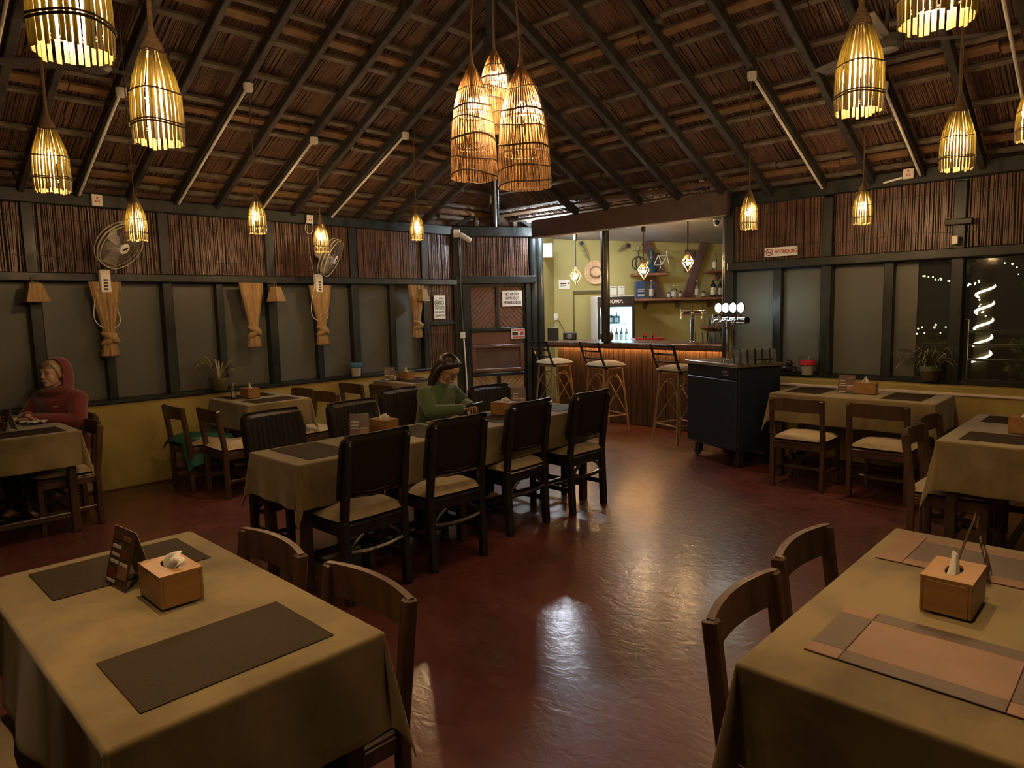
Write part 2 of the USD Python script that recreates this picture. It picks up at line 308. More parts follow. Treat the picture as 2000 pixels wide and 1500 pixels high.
# ================================================================== SETTING
def reeds(A, B, side, up, r, h=None):
    """one mesh of many half-round reeds from A to B; side: across, up: towards the room"""
    N = len(A); r = np.broadcast_to(np.asarray(r, float), (N,))[:, None]; h = r * .8 if h is None else h
    side = np.broadcast_to(side, (N, 3)); up = np.broadcast_to(up, (N, 3))
    offs = [(-side * r), (-side * r * .55 + up * h), (side * r * .55 + up * h), (side * r)]
    V = np.stack([A + o for o in offs] + [B + o for o in offs], 1)
    q = np.array([(0, 1, 5, 4), (1, 2, 6, 5), (2, 3, 7, 6)]); F = tri(q)
    return V.reshape(-1, 3), (F[None] + (np.arange(N) * 8)[:, None, None]).reshape(-1, 3)

WALL, LOW, SL, RZ = 6.85, -1.35, .46, 2.56
MID = (WALL + LOW) / 2
# ---- floor and ground
fl = struct('floor')
obj('slab', prism([(-1.5, -1.5), (7.0, -1.5), (7.0, 3.35), (11.1, 4.15), (8.05, 7.05), (-1.5, 7.05)], -.1, 0), 'red_floor', fl)
# ---- thatched pyramid roof on rafters
ceiling = struct('ceiling')
def roofside(k):
    """maps (t along the eave, d in from the eave line, z) of roof side k into the room"""
    c, s = math.cos(k * PI / 2), math.sin(k * PI / 2)
    def m(t, d, z):
        y = WALL - d - MID; x = t
        return np.stack(np.broadcast_arrays(MID + c * x - s * y, MID + s * x + c * y, z), -1)
    return m
HALF = WALL - MID
raf_t = {0: [x - MID for x in (-1.0, -.55, -.1, .35, .80, 1.10, 1.37, 1.77, 2.18, 2.58, 2.97, 3.38, 3.78, 4.20, 4.60, 5.05, 5.50)],
         3: [MID - y for y in (5.29, 4.84, 4.38, 3.90, 3.40, 2.96, 2.44, 2.03, 1.63, 1.2, .76, .3, -.15, -.6, -1.0)]}
for k in (0, 3, 1, 2):
    mp = roofside(k); c, s = math.cos(k * PI / 2), math.sin(k * PI / 2)
    ex = np.array([c, s, 0]); ein = np.array([s, -c, 0])          # along the eave; towards the middle
    slope = ein + np.array([0, 0, SL]); slope /= np.linalg.norm(slope); nrm = np.cross(slope, ex); nrm = nrm if nrm[2] < 0 else -nrm
    zz = lambda d, off: RZ + off + SL * d
    # thatch: reeds laid along the slope, in overlapping courses
    A, B, Rr = [], [], []
    for t in np.arange(-HALF - .3, HALF + .3, .0135):
        d0, d1 = -.10, HALF - abs(t)
        if d1 - d0 < .1: continue
        d = d0 - rng.uniform(0, .5)
        while d < d1:
            e = min(d + rng.uniform(.55, 1.1), d1 + .02); tt = t + rng.normal(0, .003); sk = rng.normal(0, .006)
            o = .165 + rng.uniform(0, .016)
            A.append(mp(tt, max(d, d0), zz(max(d, d0), o))); B.append(mp(tt + sk, e, zz(e, o + .006))); Rr.append(rng.uniform(.0055, .0085)); d = e - .03 if e < d1 else d1 + 1
    obj('thatch_reeds', reeds(np.array(A), np.array(B), ex, nrm, np.array(Rr)), 'thatch_reed', ceiling, kind='stuff')
    P3 = [mp(-HALF - .15, -.15, zz(-.15, .20)), mp(HALF + .15, -.15, zz(-.15, .20)), mp(0, HALF, zz(HALF, .20))]
    up = np.array([0, 0, .14])
    obj('thatch_layer', (np.array(P3 + [p + up for p in P3]), np.array([(0, 2, 1), (3, 4, 5), (0, 1, 4), (0, 4, 3), (1, 2, 5), (1, 5, 4), (2, 0, 3), (2, 3, 5)])), 'thatch_back', ceiling)
    # rafters
    for t in raf_t.get(k, np.arange(-3.6, 3.7, .9)):
        d1 = HALF - abs(t) - .03
        if d1 < .3: continue
        j = rng.normal(0, .012); w = rng.uniform(.046, .058)
        obj('rafter', beam(mp(t, .16 if k == 3 and -3.5 < t < -.7 else -.02, zz(.16 if k == 3 and -3.5 < t < -.7 else -.02, .05)), mp(t + j, d1, zz(d1, .055)), w, .085, nrm), 'rafter_wood', ceiling)
    # battens, in lengths, lying across the rafters
    row = 0
    for d, bm in [(.06 + .92 * q + o, m_) for q in range(5) for o, m_ in ((0, 'batten_wood'), (.13, 'batten_tan'), (.26, 'batten_wood'), (.57, 'batten_wood')) if .06 + .92 * q + o < HALF - .25]:
        lim = HALF - d; t = -lim; row += 1
        while t < lim - .05:
            e = min(t + rng.uniform(1.1, 2.3), lim)
            if lim - e < .5: e = lim
            dd = d + rng.normal(0, .012); wd = rng.uniform(.036, .048) if bm == 'batten_wood' else rng.uniform(.060, .075)
            if not (k == 3 and t > HALF + 9):
                obj('batten', beam(mp(t + .004, dd, zz(dd, .128)), mp(e - .004, dd + rng.normal(0, .010), zz(dd, .128)), wd, .032, nrm, b=.003), bm, ceiling)
            t = e
# hips
for sx, sy in ((1, 1), (1, -1), (-1, 1), (-1, -1)):
    a = np.array([MID + sx * (HALF + .1), MID + sy * (HALF + .1), RZ + .03 - SL * .1]); b = np.array([MID + sx * .05, MID + sy * .05, RZ + .03 + SL * (HALF - .05)])
    obj('hip_rafter', beam(a, b, .085, .13), 'dark_paint', ceiling)
obj('apex_block', prism([(MID + .14 * math.cos(a), MID + .14 * math.sin(a)) for a in np.arange(8) * PI / 4], RZ + SL * HALF - .30, RZ + SL * HALF + .12), 'rafter_wood', ceiling)

# ---- masonry, posts, rails and reed screens of one wall. frame: o + s*e + d*n (n into the room)
def wallframe(o, e, n):
    o, e, n = np.array([*o, 0.]), np.array([*e, 0.]), np.array([*n, 0.]); return lambda m: frame(m, o, e, n, (0, 0, 1.))
def screen(parent, fr, s0, s1, z0, z1, d=-.02):
    N = int((s1 - s0) / .0125); s = np.linspace(s0, s1, N) + rng.normal(0, .0025, N)
    base = lambda z, dd: np.stack([s + rng.normal(0, .005, N), np.full(N, d) + dd, np.full(N, z) + rng.uniform(-.012, .012, N)], 1)
    dd = rng.uniform(0, .012, N); m = reeds(base(z0 + .0, dd), base(z1, dd), np.array([1., 0, 0]), np.array([0, 1., 0]), rng.uniform(.0055, .009, N))
    obj('reed_screen', fr(m), 'screen_reed', parent, kind='stuff')
    obj('screen_backing', fr(box(((s0 + s1) / 2, d - .02, (z0 + z1) / 2), (s1 - s0, .012, z1 - z0))), 'thatch_back', parent)
    for f in (.24, .80):
        ss = np.linspace(s0, s1, 14); z = z0 + f * (z1 - z0) + .012 * np.sin(ss * 5 + s0)
        obj('binding_wire', fr(tube(np.stack([ss, np.full(14, d + .019), z], 1), .003, 5)), 'lamp_ring', parent)
win_n = [0]
def window(fr, s0, s1, z0, z1, m, d=-.07):
    win_n[0] += 1; w = thing(f'window_{win_n[0]}', kind='structure')
    obj('pane', fr(box(((s0 + s1) / 2, d, (z0 + z1) / 2), (s1 - s0, .005, z1 - z0))), m, w)
    for z in (z0 + .008, z1 - .008): obj('stop_bead', fr(box(((s0 + s1) / 2, d + .012, z), (s1 - s0, .016, .016))), 'dark_paint', w)
    return w

# left wall: local s = X, n = -Y
FL = wallframe((0, 6.85), (1, 0), (0, -1)); wl = struct('wall_left')
obj('masonry', FL(rbox((2.35, -.10, .395), (7.4, .26, .79), .012)), 'yellow_plaster', wl)
obj('window_sill', FL(rbox((2.35, -.01, .80), (7.4, .13, .03), .006)), 'dark_paint', wl)
postsL = [-.70, .35, 1.40, 2.45, 3.49, 4.51, 5.55]; mulL = [-.17, .88, 1.93, 2.95, 4.04, 5.05]
for x in postsL: obj('post', FL(rbox((x, -.03, 1.66), (.095, .10, 1.72), .008)), 'dark_paint', wl)
for x in mulL: obj('mullion', FL(rbox((x, -.04, 1.345), (.075, .07, 1.06), .006)), 'dark_paint', wl)
obj('middle_rail', FL(rbox((2.35, .0, 1.905), (7.4, .12, .075), .008)), 'dark_paint', wl)
obj('top_plate', FL(rbox((2.35, -.03, 2.565), (7.5, .14, .12), .01)), 'dark_paint', wl)
obj('wall_infill', FL(box((2.35, -.09, 2.75), (7.4, .02, .3))), 'thatch_back', wl)
ups = [-1.35] + postsL
for a, b in zip(ups[:-1], ups[1:]): screen(wl, FL, a + .05, b - .05, 1.94, 2.51)
uprt = sorted(postsL + mulL)
for a, b in zip(uprt[:-1], uprt[1:]): window(FL, a + .035, b - .035, .81, 1.875, 'dusty_pane')
# last bay next to the corner: reed panels below the rail
for z0, z1 in ((.80, 1.36), (1.40, 1.87)): screen(wl, FL, 5.60, 6.03, z0, z1)
screen(wl, FL, 5.60, 6.03, 1.94, 2.51)
obj('short_rail', FL(rbox((5.82, -.02, 1.38), (.46, .07, .05))), 'dark_paint', wl)

# right wall: local s = -Y... s measured along -Y from Y=3.45
FR = wallframe((6.85, 0), (0, -1), (-1, 0)); wr = struct('wall_right')
s0r, s1r = -3.40, 1.40; mid, ln = (s0r + s1r) / 2, s1r - s0r
obj('masonry', FR(rbox((mid, .02, .405), (ln, .26, .81), .012)), 'yellow_plaster', wr)
obj('window_sill', FR(rbox((mid, -.04, .825), (ln, .12, .03), .006)), 'dark_paint', wr)
obj('ledge_strip', FR(rbox((mid + .1, .158, .745), (ln - .4, .02, .024), .004)), 'pale_trim', wr)
postsR = [-3.40, -2.41, -1.345, -.28, .80]; mulR = [-2.89, -1.875, -.81, .27]
for x in postsR: obj('post', FR(rbox((x, -.03, 1.66), (.10, .11, 1.72), .008)), 'dark_paint', wr)
for x in mulR: obj('mullion', FR(rbox((x, -.04, 1.365), (.085, .08, 1.06), .006)), 'dark_paint', wr)
obj('middle_rail', FR(rbox((mid, .0, 1.925), (ln, .12, .085), .008)), 'dark_paint', wr)
obj('top_plate', FR(rbox((mid, -.03, 2.60), (ln + .1, .14, .13), .01)), 'dark_paint', wr)
obj('wall_infill', FR(box((mid, -.09, 2.78), (ln, .02, .3))), 'thatch_back', wr)
for a, b in zip(postsR, postsR[1:] + [1.4]): screen(wr, FR, a + .05, b - .05, 1.965, 2.54)
uprt = sorted(postsR + mulR)
for a, b in zip(uprt[:-1], uprt[1:]):
    if abs(a + 1.875) < .01:
        window(FR, a + .04, -1.655, .84, 1.885, 'dusty_pane_green'); window(FR, -1.655, b - .04, .84, 1.885, 'clear_pane', d=-.085)
    else: window(FR, a + .04, b - .04, .84, 1.885, 'dusty_pane_green' if a < -1.5 else 'clear_pane')

# walls behind and beside the camera
for nm, fr in (('wall_near', wallframe((0, LOW), (1, 0), (0, 1))), ('wall_side', wallframe((LOW, 0), (0, 1), (1, 0)))):
    w = struct(nm); obj('masonry', fr(rbox((2.75, -.10, .40), (8.2, .24, .80), .012)), 'yellow_plaster', w)
    for x in np.arange(-1.3, 7, 1.36): obj('post', fr(rbox((x, -.03, 1.66), (.10, .10, 1.72), .008)), 'dark_paint', w)
    obj('middle_rail', fr(rbox((2.75, 0, 1.905), (8.2, .12, .08))), 'dark_paint', w); obj('top_plate', fr(rbox((2.75, -.03, 2.58), (8.2, .14, .13))), 'dark_paint', w)
    obj('wall_infill', fr(box((2.75, -.09, 2.76), (8.2, .02, .3))), 'thatch_back', w)
    xs = np.arange(-1.3, 7, 1.36)
    for a, b in zip(xs[:-1], xs[1:]):
        screen(w, fr, a + .05, b - .05, 1.945, 2.51); window(fr, a + .05, b - .05, .81, 1.865, 'dusty_pane')

# chamfered corner wall with the door
PA, PB = np.array([6.05, 6.85]), np.array([7.02, 6.30]); LC = np.linalg.norm(PB - PA); eC = (PB - PA) / LC; nC = np.array([eC[1], -eC[0]]); nC = nC if nC @ (-PA) > 0 else -nC
FC = wallframe(PA, eC, nC); wc = struct('wall_corner')
obj('post', FC(rbox((.035, -.02, 1.28), (.12, .12, 2.56), .01)), 'dark_paint', wc)
obj('top_plate', FC(rbox((LC / 2, -.01, 2.56), (LC + .1, .14, .13), .01)), 'dark_paint', wc)
obj('door_head', FC(rbox((LC / 2, 0, 1.93), (LC, .11, .10), .008)), 'dark_paint', wc)
obj('jamb', FC(rbox((.135, -.01, .94), (.085, .10, 1.88), .006)), 'dark_paint', wc); obj('jamb', FC(rbox((1.005, -.01, .94), (.07, .10, 1.88), .006)), 'dark_paint', wc)
screen(wc, FC, .10, 1.02, 1.98, 2.50)
obj('gable_boarding', FC(box((LC / 2, -.10, 2.82), (LC + .5, .02, .52))), 'thatch_back', wc)
for s_, w_ in ((.34, .05), (.86, .05)): obj('gable_stud', FC(rbox((s_, -.06, 2.76), (w_, .05, .30))), 'batten_wood', wc)
obj('gable_strut', FC(beam((.06, .0, 2.63), (.52, .02, 2.93), .05, .06)), 'dark_paint', wc); obj('gable_strut', FC(beam((1.08, .0, 2.63), (.60, .02, 2.93), .05, .06)), 'dark_paint', wc)
door = thing('door_1', kind='structure')
obj('door_leaf', FC(box((.575, -.035, .94), (.79, .03, 1.85))), 'fascia_wood', door)
for z, h in ((1.86, .05), (1.27, .05), (.665, .04), (.06, .12)): obj('door_rail', FC(rbox((.575, -.01, z), (.79, .035, h), .004)), 'dark_paint', door)
for s_ in (.195, .955): obj('door_stile', FC(rbox((s_, -.01, .95), (.035, .035, 1.8), .004)), 'dark_paint', door)
obj('door_muntin', FC(rbox((.575, -.01, 1.565), (.045, .035, .56), .004)), 'dark_paint', door); obj('door_muntin', FC(rbox((.575, -.01, .37), (.05, .035, .56), .004)), 'dark_paint', door)
obj('door_board', FC(rbox((.575, -.014, 1.155), (.73, .02, .165), .004)), 'door_board', door)
for z, h in ((1.045, .045), (.72, .05)): obj('panel_frame', FC(rbox((.575, -.008, z), (.73, .03, h), .006)), 'door_board', door)
for s_ in (.235, .915): obj('panel_frame', FC(rbox((s_, -.008, .88), (.06, .03, .30), .006)), 'door_board', door)
obj('door_panel', FC(rbox((.575, -.018, .88), (.62, .015, .28), .004)), 'fascia_wood', door)
obj('door_latch', FC(tube([(.52, .01, 1.045), (.53, .018, 1.045), (.60, .018, 1.045), (.61, .01, 1.045)], .006, 6)), 'steel', door)
def chevron(s0, s1, z0, z1, sign, m, wd):
    clip = shapely.box(s0, z0, s1, z1); c = (s0 + s1) / 2; L = 2.0; a = sign * PI / 4
    for k in np.arange(-1.2, 1.2, wd * 1.42):
        p = np.array([c, (z0 + z1) / 2 + k]); dv = np.array([math.cos(a), math.sin(a)]); nv = np.array([-dv[1], dv[0]]) * (wd / 2 - .0025)
        g = Polygon([p - dv * L - nv, p + dv * L - nv, p + dv * L + nv, p - dv * L + nv]).intersection(clip)
        if g.area < 2e-4: continue
        q = list(g.exterior.coords)[:-1]; v, f = prism(q, 0, .012 + rng.uniform(0, .005)); v = v[:, [0, 2, 1]] * (1, 1, 1) + (0, -.02, 0)
        obj('plank', FC((v, f[:, ::-1])), m, door)
chevron(.215, .55, 1.30, 1.835, 1, 'door_plank', .045); chevron(.60, .935, 1.30, 1.835, -1, 'door_plank', .045)
chevron(.215, .55, .12, .645, -1, 'door_plank_pale', .05); chevron(.60, .935, .12, .645, 1, 'door_plank_pale', .05)

# ---- bar opening
trim = struct('trim_1')      # the fascia beam over the bar and the posts of the opening
v, f = prism([(6.02, 2.432), (3.34, 2.435), (3.34, 2.685), (6.02, 2.66)], 6.66, 6.73)
obj('fascia_beam', (v[:, [2, 0, 1]], f), 'fascia_wood', trim)
obj('fascia_edge', beam((6.655, 6.0, 2.438), (6.655, 3.36, 2.438), .012, .012), 'pale_trim', trim)
th = np.linspace(0, 1.25, 9)
for (x, y), r in (((7.03, 6.34), .062), ((7.09, 6.27), .052)): obj('round_post', tube(np.stack([x + .006 * np.sin(th * 7), y + .006 * np.cos(th * 5), np.linspace(0, 2.62, 9)], 1), r + .004 * np.sin(th * 11), 14), 'dark_paint', trim, smooth=True)
obj('end_post', rbox((6.99, 3.47, 1.30), (.11, .11, 2.60), .01), 'dark_paint', trim)
obj('middle_post', tube([(7.12, 5.20, 1.09), (7.12, 5.20, 2.58)], .056, 14), 'black_wood', trim, smooth=40)
obj('opening_lining', rbox((7.02, 3.545, 1.85), (.03, .03, 1.5)), 'shelf_wood', trim)

# ---- the room behind the bar
W0, wdir = np.array([8.0, 6.83]), np.array([math.cos(math.radians(-41.6)), math.sin(math.radians(-41.6))])
wn = np.array([wdir[1], -wdir[0]]); wn = wn if wn @ (-W0) > 0 else -wn
FB = wallframe(W0, wdir, wn); LB = 3.9
wb = struct('wall_bar_back'); obj('plaster', FB(box((LB / 2, -.06, 1.3), (LB, .12, 2.6))), 'bar_plaster', wb)
for nm, a, b in (('wall_bar_left', (7.12, 6.40), (8.03, 6.86)), ('wall_bar_right', (7.06, 3.30), (11.0, 4.15))):
    wq = struct(nm); a, b = np.array(a), np.array(b); obj('plaster', beam((*a, 1.3), (*b, 1.3), .08, 2.6), 'bar_plaster', wq)
cb = struct('ceiling_001')
nu, nv = 14, 22; G = np.zeros((nu, nv, 3))
c00, c10, c01, c11 = np.array([7.05, 6.42, 2.60]), np.array([8.05, 6.9, 2.575]), np.array([7.05, 3.42, 2.64]), np.array([10.95, 4.2, 2.40])
for i, u in enumerate(np.linspace(0, 1, nu)):
    for j, w_ in enumerate(np.linspace(0, 1, nv)):
        G[i, j] = (1 - u) * (1 - w_) * c00 + u * (1 - w_) * c10 + (1 - u) * w_ * c01 + u * w_ * c11 + (0, 0, .018 * math.sin(w_ * 16 + u * 3) * math.sin(u * PI))
obj('cloth_lining', slab(G, .012), 'white_fabric_ceiling', cb, smooth=True)

# ---- the garden outside the right-hand windows, and dark ground all round
gr = struct('ground'); obj('earth', box((6, 2, -.35), (60, 60, .5)), 'ground_earth', gr)
# ================================================================== LAMPS
def make_lamp(loc, rz, label, group, top=None):
    """bamboo-slat pendant; loc = bottom rim of the shade"""
    t = thing('pendant_lamp', label, 'lamp', loc, rz, group)
    prof = [(0, .066), (.045, .0675), (.08, .0675), (.13, .0655), (.175, .056), (.215, .043), (.25, .031)]
    zs, rs = np.array([p[0] for p in prof]), np.array([p[1] for p in prof])
    N = 33; r5 = np.random.default_rng(3)
    for k in range(N):
        a = 2 * PI * k / N + r5.normal(0, .02); w0 = r5.uniform(.0038, .0050); z0 = r5.normal(0, .003); V = []
        u, s_ = np.array([math.cos(a), math.sin(a), 0]), np.array([-math.sin(a), math.cos(a), 0])
        for i, (z, r) in enumerate(zip(zs, rs)):
            w = w0 * (.45 + .55 * r / .067); zz_ = z + (z0 if i == 0 else 0)
            V.append([u * (r - .0018) - s_ * w + (0, 0, zz_), u * (r + .0018) - s_ * w * .6 + (0, 0, zz_), u * (r + .0018) + s_ * w * .6 + (0, 0, zz_), u * (r - .0018) + s_ * w + (0, 0, zz_)])
        obj('slat', _ringmesh(np.array(V)), 'lamp_slat', t)
    an = np.linspace(0, 2 * PI, 25)[:-1]
    for z, r, rr in ((.045, .0705, .0026), (.052, .0705, .0022), (.135, .067, .0026), (.246, .034, .003)):
        obj('binding_ring', tube(np.stack([r * np.cos(an), r * np.sin(an), z + .003 * np.sin(3 * an)], 1), rr, 6, closed=True), 'lamp_ring', t)
    obj('jute_cone', lathe([(.034, .243), (.030, .262), (.018, .285), (.009, .305), (.006, .33)], 14), 'jute_rope', t, smooth=60)
    obj('bulb', ball((0, 0, .135), (.026, .026, .032), 1), 'bulb_glow', t)
    obj('bulb_holder', lathe([(.012, .165), (.014, .17), (.014, .21), (.006, .245)], 10), 'dark_plastic', t)
    return t
LAMPS = [  # x, y, z of the rim, x, y, z of the hook, label
    (2.60, 5.26, 2.185, 2.57, 5.22, 3.28, 'bamboo slat pendant lamp hanging left of the sideways wall fan, before the window wall'),
    (3.40, 5.66, 2.105, 3.42, 5.68, 3.09, 'bamboo slat pendant lamp hanging in front of the wall fan that is seen edge-on'),
    (4.40, 5.52, 2.255, 4.28, 5.40, 3.22, 'small far bamboo slat pendant lamp nearest the corner door'),
    (1.66, 5.10, 2.07, 1.76, 5.50, 3.16, 'bamboo slat pendant lamp hanging in front of the round wall fan on the left'),
    (.80, 3.41, 2.085, .80, 3.41, 3.75, 'bamboo slat pendant lamp hanging low at the left edge, above the woman in red'),
    (.77, 2.12, 2.045, .77, 2.12, 3.6, 'large-looking bamboo slat pendant lamp above the near left table, whole shade in view'),
    (.40, 1.48, 2.035, .40, 1.48, 3.2, 'nearest bamboo slat pendant lamp, cut off by the top left edge of the picture'),
    (5.32, 2.48, 2.13, 5.26, 2.45, 3.28, 'bamboo slat pendant lamp hanging left of the no smoking sign'),
    (5.74, 1.77, 2.13, 5.83, 1.79, 3.02, 'bamboo slat pendant lamp hanging right of the no smoking sign'),
    (3.65, .74, 2.12, 3.65, .74, 3.7, 'bamboo slat pendant lamp second from the right edge, in front of the right wall'),
    (2.30, .73, 2.12, 2.30, .73, 3.7, 'large-looking bamboo slat pendant lamp above the near right table, whole shade in view'),
    (1.60, .37, 2.09, 1.60, .37, 3.3, 'nearest bamboo slat pendant lamp on the right, cut off by the top edge'),
    (4.23, .55, 2.30, 4.23, .55, 3.45, 'bamboo slat pendant lamp half cut off by the right edge of the picture')]
lamp = Maker(make_lamp)
for i, (x, y, z, hx, hy, hz, lb) in enumerate(LAMPS):
    hx, hy = x, y; hz = RZ + SL * (WALL - max(hx, hy)) + .15
    t = lamp((x, y, z), i * .7, lb, None); t.SetInstanceable(False)
    obj('cord', tube(np.linspace((0, 0, .32), (0, 0, hz - z), 6), .0042 if i not in (4, 5, 6, 9, 10, 11) else .0066, 7), 'jute_rope', t)

# three fish-trap baskets in a cluster under the roof apex
def trap(x, y, z, h, R, tilt, label, seed):
    r5 = np.random.default_rng(seed); t = thing('fish_trap_lamp', label, 'lamp', (x, y, z))
    u = np.array([0, .06, .25, .5, .7, .84, .94, 1.0]); rr = np.array([1.0, 1.0, .97, .89, .74, .52, .29, .14]) * R
    f = lambda q: np.interp(q, u, rr)
    tl = lambda p: np.asarray(p) + np.asarray(p)[..., 2:3] * np.array([tilt[0], tilt[1], 0])
    A, B = [], []; us = np.linspace(0, 1, 9); V = []
    N = 300
    for k in range(N):
        a = 2 * PI * k / N + r5.normal(0, .008); w = r5.uniform(.0011, .0021)
        path = np.array([(f(q) * math.cos(a + .05 * math.sin(q * 5 + k)), f(q) * math.sin(a + .05 * math.sin(q * 5 + k)), q * h) for q in us]); V.append(tube(tl(path), w, 3, cap=False))
    obj('cane_weave', cat(V), 'basket_cane', t, kind='stuff')
    an = np.linspace(0, 2 * PI, 37)[:-1]
    for q, r_ in ((.02, .004), (.16, .003), (.34, .0055), (.50, .003), (.64, .0055), (.80, .003)):
        ph = r5.uniform(0, 6); obj('hoop', tube(tl(np.stack([(f(q) + .003) * np.cos(an), (f(q) + .003) * np.sin(an), q * h + .012 * np.sin(an + ph) + .006 * np.sin(3 * an + 2 * ph)], 1)), r_, 6, closed=True), 'basket_ring', t)
    for q, r_ in ((.28, .004), (.58, .004)):
        obj('inner_hoop', tube(tl(np.stack([(f(q) - .012) * np.cos(an), (f(q) - .012) * np.sin(an), q * h + 0 * an], 1)), r_, 6, closed=True), 'rattan', t)
    obj('neck_wrap', xf(lathe([(R * .15, 0), (R * .10, h * .06), (.007, h * .16)], 12), tl(np.array([0, 0, h * .985]))), 'jute_rope', t, smooth=60)
    obj('bulb', ball(tl(np.array([0, 0, h * .66])), (.03, .03, .038), 1), 'basket_bulb', t)
    obj('bulb_holder', xf(lathe([(.014, 0), (.014, .05), (.004, h * .25)], 10), tl(np.array([0, 0, h * .72]))), 'dark_plastic', t)
    tip = np.array([x, y, z]) + tl(np.array([0, 0, h * 1.13])); return t, tip
apex = np.array([MID, MID, RZ + SL * HALF - .28])
for a in [(2.68, 2.84, 2.27, .60, .128, (.02, .02), 'left of the two big woven fish-trap basket lamps in the cluster', 21), (2.80, 2.57, 2.20, .62, .142, (.0, .02), 'right and lowest of the woven fish-trap basket lamps in the cluster', 22),
          (2.92, 2.90, 2.58, .44, .10, (0, 0), 'small woven fish-trap basket lamp hung highest, behind the two big ones', 23)]:
    t, tip = trap(*a)
    o_ = np.array(a[:3]); ap = apex + (tip - apex) * (.35, .35, 0); obj('cord', tube(bez(tip, tip + (0, 0, .2), ap - (0, 0, .4), ap, 10) - o_, .006, 7), 'jute_rope', t)

# ================================================================== CHAIRS
def make_chair(loc, rz, label, group):
    """low open-backed wooden chair, faces +Y; origin under the line of its back posts"""
    t = thing('dining_chair', label, 'chair', loc, rz, group); W = 'chair_wood'; w = .205
    for s in (-1, 1):
        obj('back_post', cat([beam((s * w, .03, 0), (s * w, .03, .42), .036, .042), beam((s * w, .03, .40), (s * w, -.015, .755), .036, .042)]), W, t)
        obj('front_leg', beam((s * (w - .01), .40, 0), (s * (w - .01), .40, .375), .036, .036), W, t)
        obj('side_stretcher', beam((s * (w - .004), .03, .14), (s * (w - .01), .40, .14), .02, .032), W, t)
        obj('side_apron', beam((s * (w - .004), .04, .355), (s * (w - .008), .395, .355), .022, .055), W, t)
    x = np.linspace(-w - .012, w + .012, 13); V = []
    for xi in x:
        yb = -.012 - .030 * (1 - (xi / w) ** 2); q = np.array([(0, .0), (.022, .0), (.022, .105), (0, .105)]); lean = -.02
        V.append([(xi, yb - (q_[0] - .011) + lean * (q_[1]), .655 + q_[1] * 1.0 + .004 * (1 - (xi / w) ** 2) * (q_[1] > .05)) for q_ in q])
    obj('top_rail', _ringmesh(np.array(V)), W, t, smooth=35)
    obj('rear_apron', beam((-w, .03, .355), (w, .03, .355), .022, .055), W, t); obj('front_apron', beam((-w, .40, .35), (w, .40, .35), .022, .05), W, t)
    obj('cross_stretcher', beam((-w, .22, .14), (w, .22, .14), .02, .03), W, t)
    obj('seat', rbox((0, .215, .388), (.42, .41, .022), .008), W, t)
    obj('cushion', cushion(.43, .42, .055, (0, .215, .40), 5), 'cushion_cloth', t, smooth=True)
    return t
def cushion(w, l, h, c, seed):
    n = 15; u = np.linspace(-1, 1, n); U, V = np.meshgrid(u, u, indexing='ij'); e = np.clip((1 - U ** 4) * (1 - V ** 4), 0, 1) ** .55
    rad = 1 - .06 * (np.abs(U) * np.abs(V)) ** 3
    X, Y = U * w / 2 * rad, V * l / 2 * rad
    nz = meshkit.fbm(np.stack([X * 9 + seed, Y * 9, 0 * X], -1), 3, seed) - .5
    top = np.stack([X, Y, h * .28 + h * .72 * e + nz * .022 * e], -1); bot = np.stack([X, Y, h * .28 * (1 - e)], -1)
    tv, tf = grid(top); bv, bf = grid(bot)
    return np.vstack([tv, bv]) + np.array(c), np.vstack([tf, bf[:, ::-1] + len(tv)])
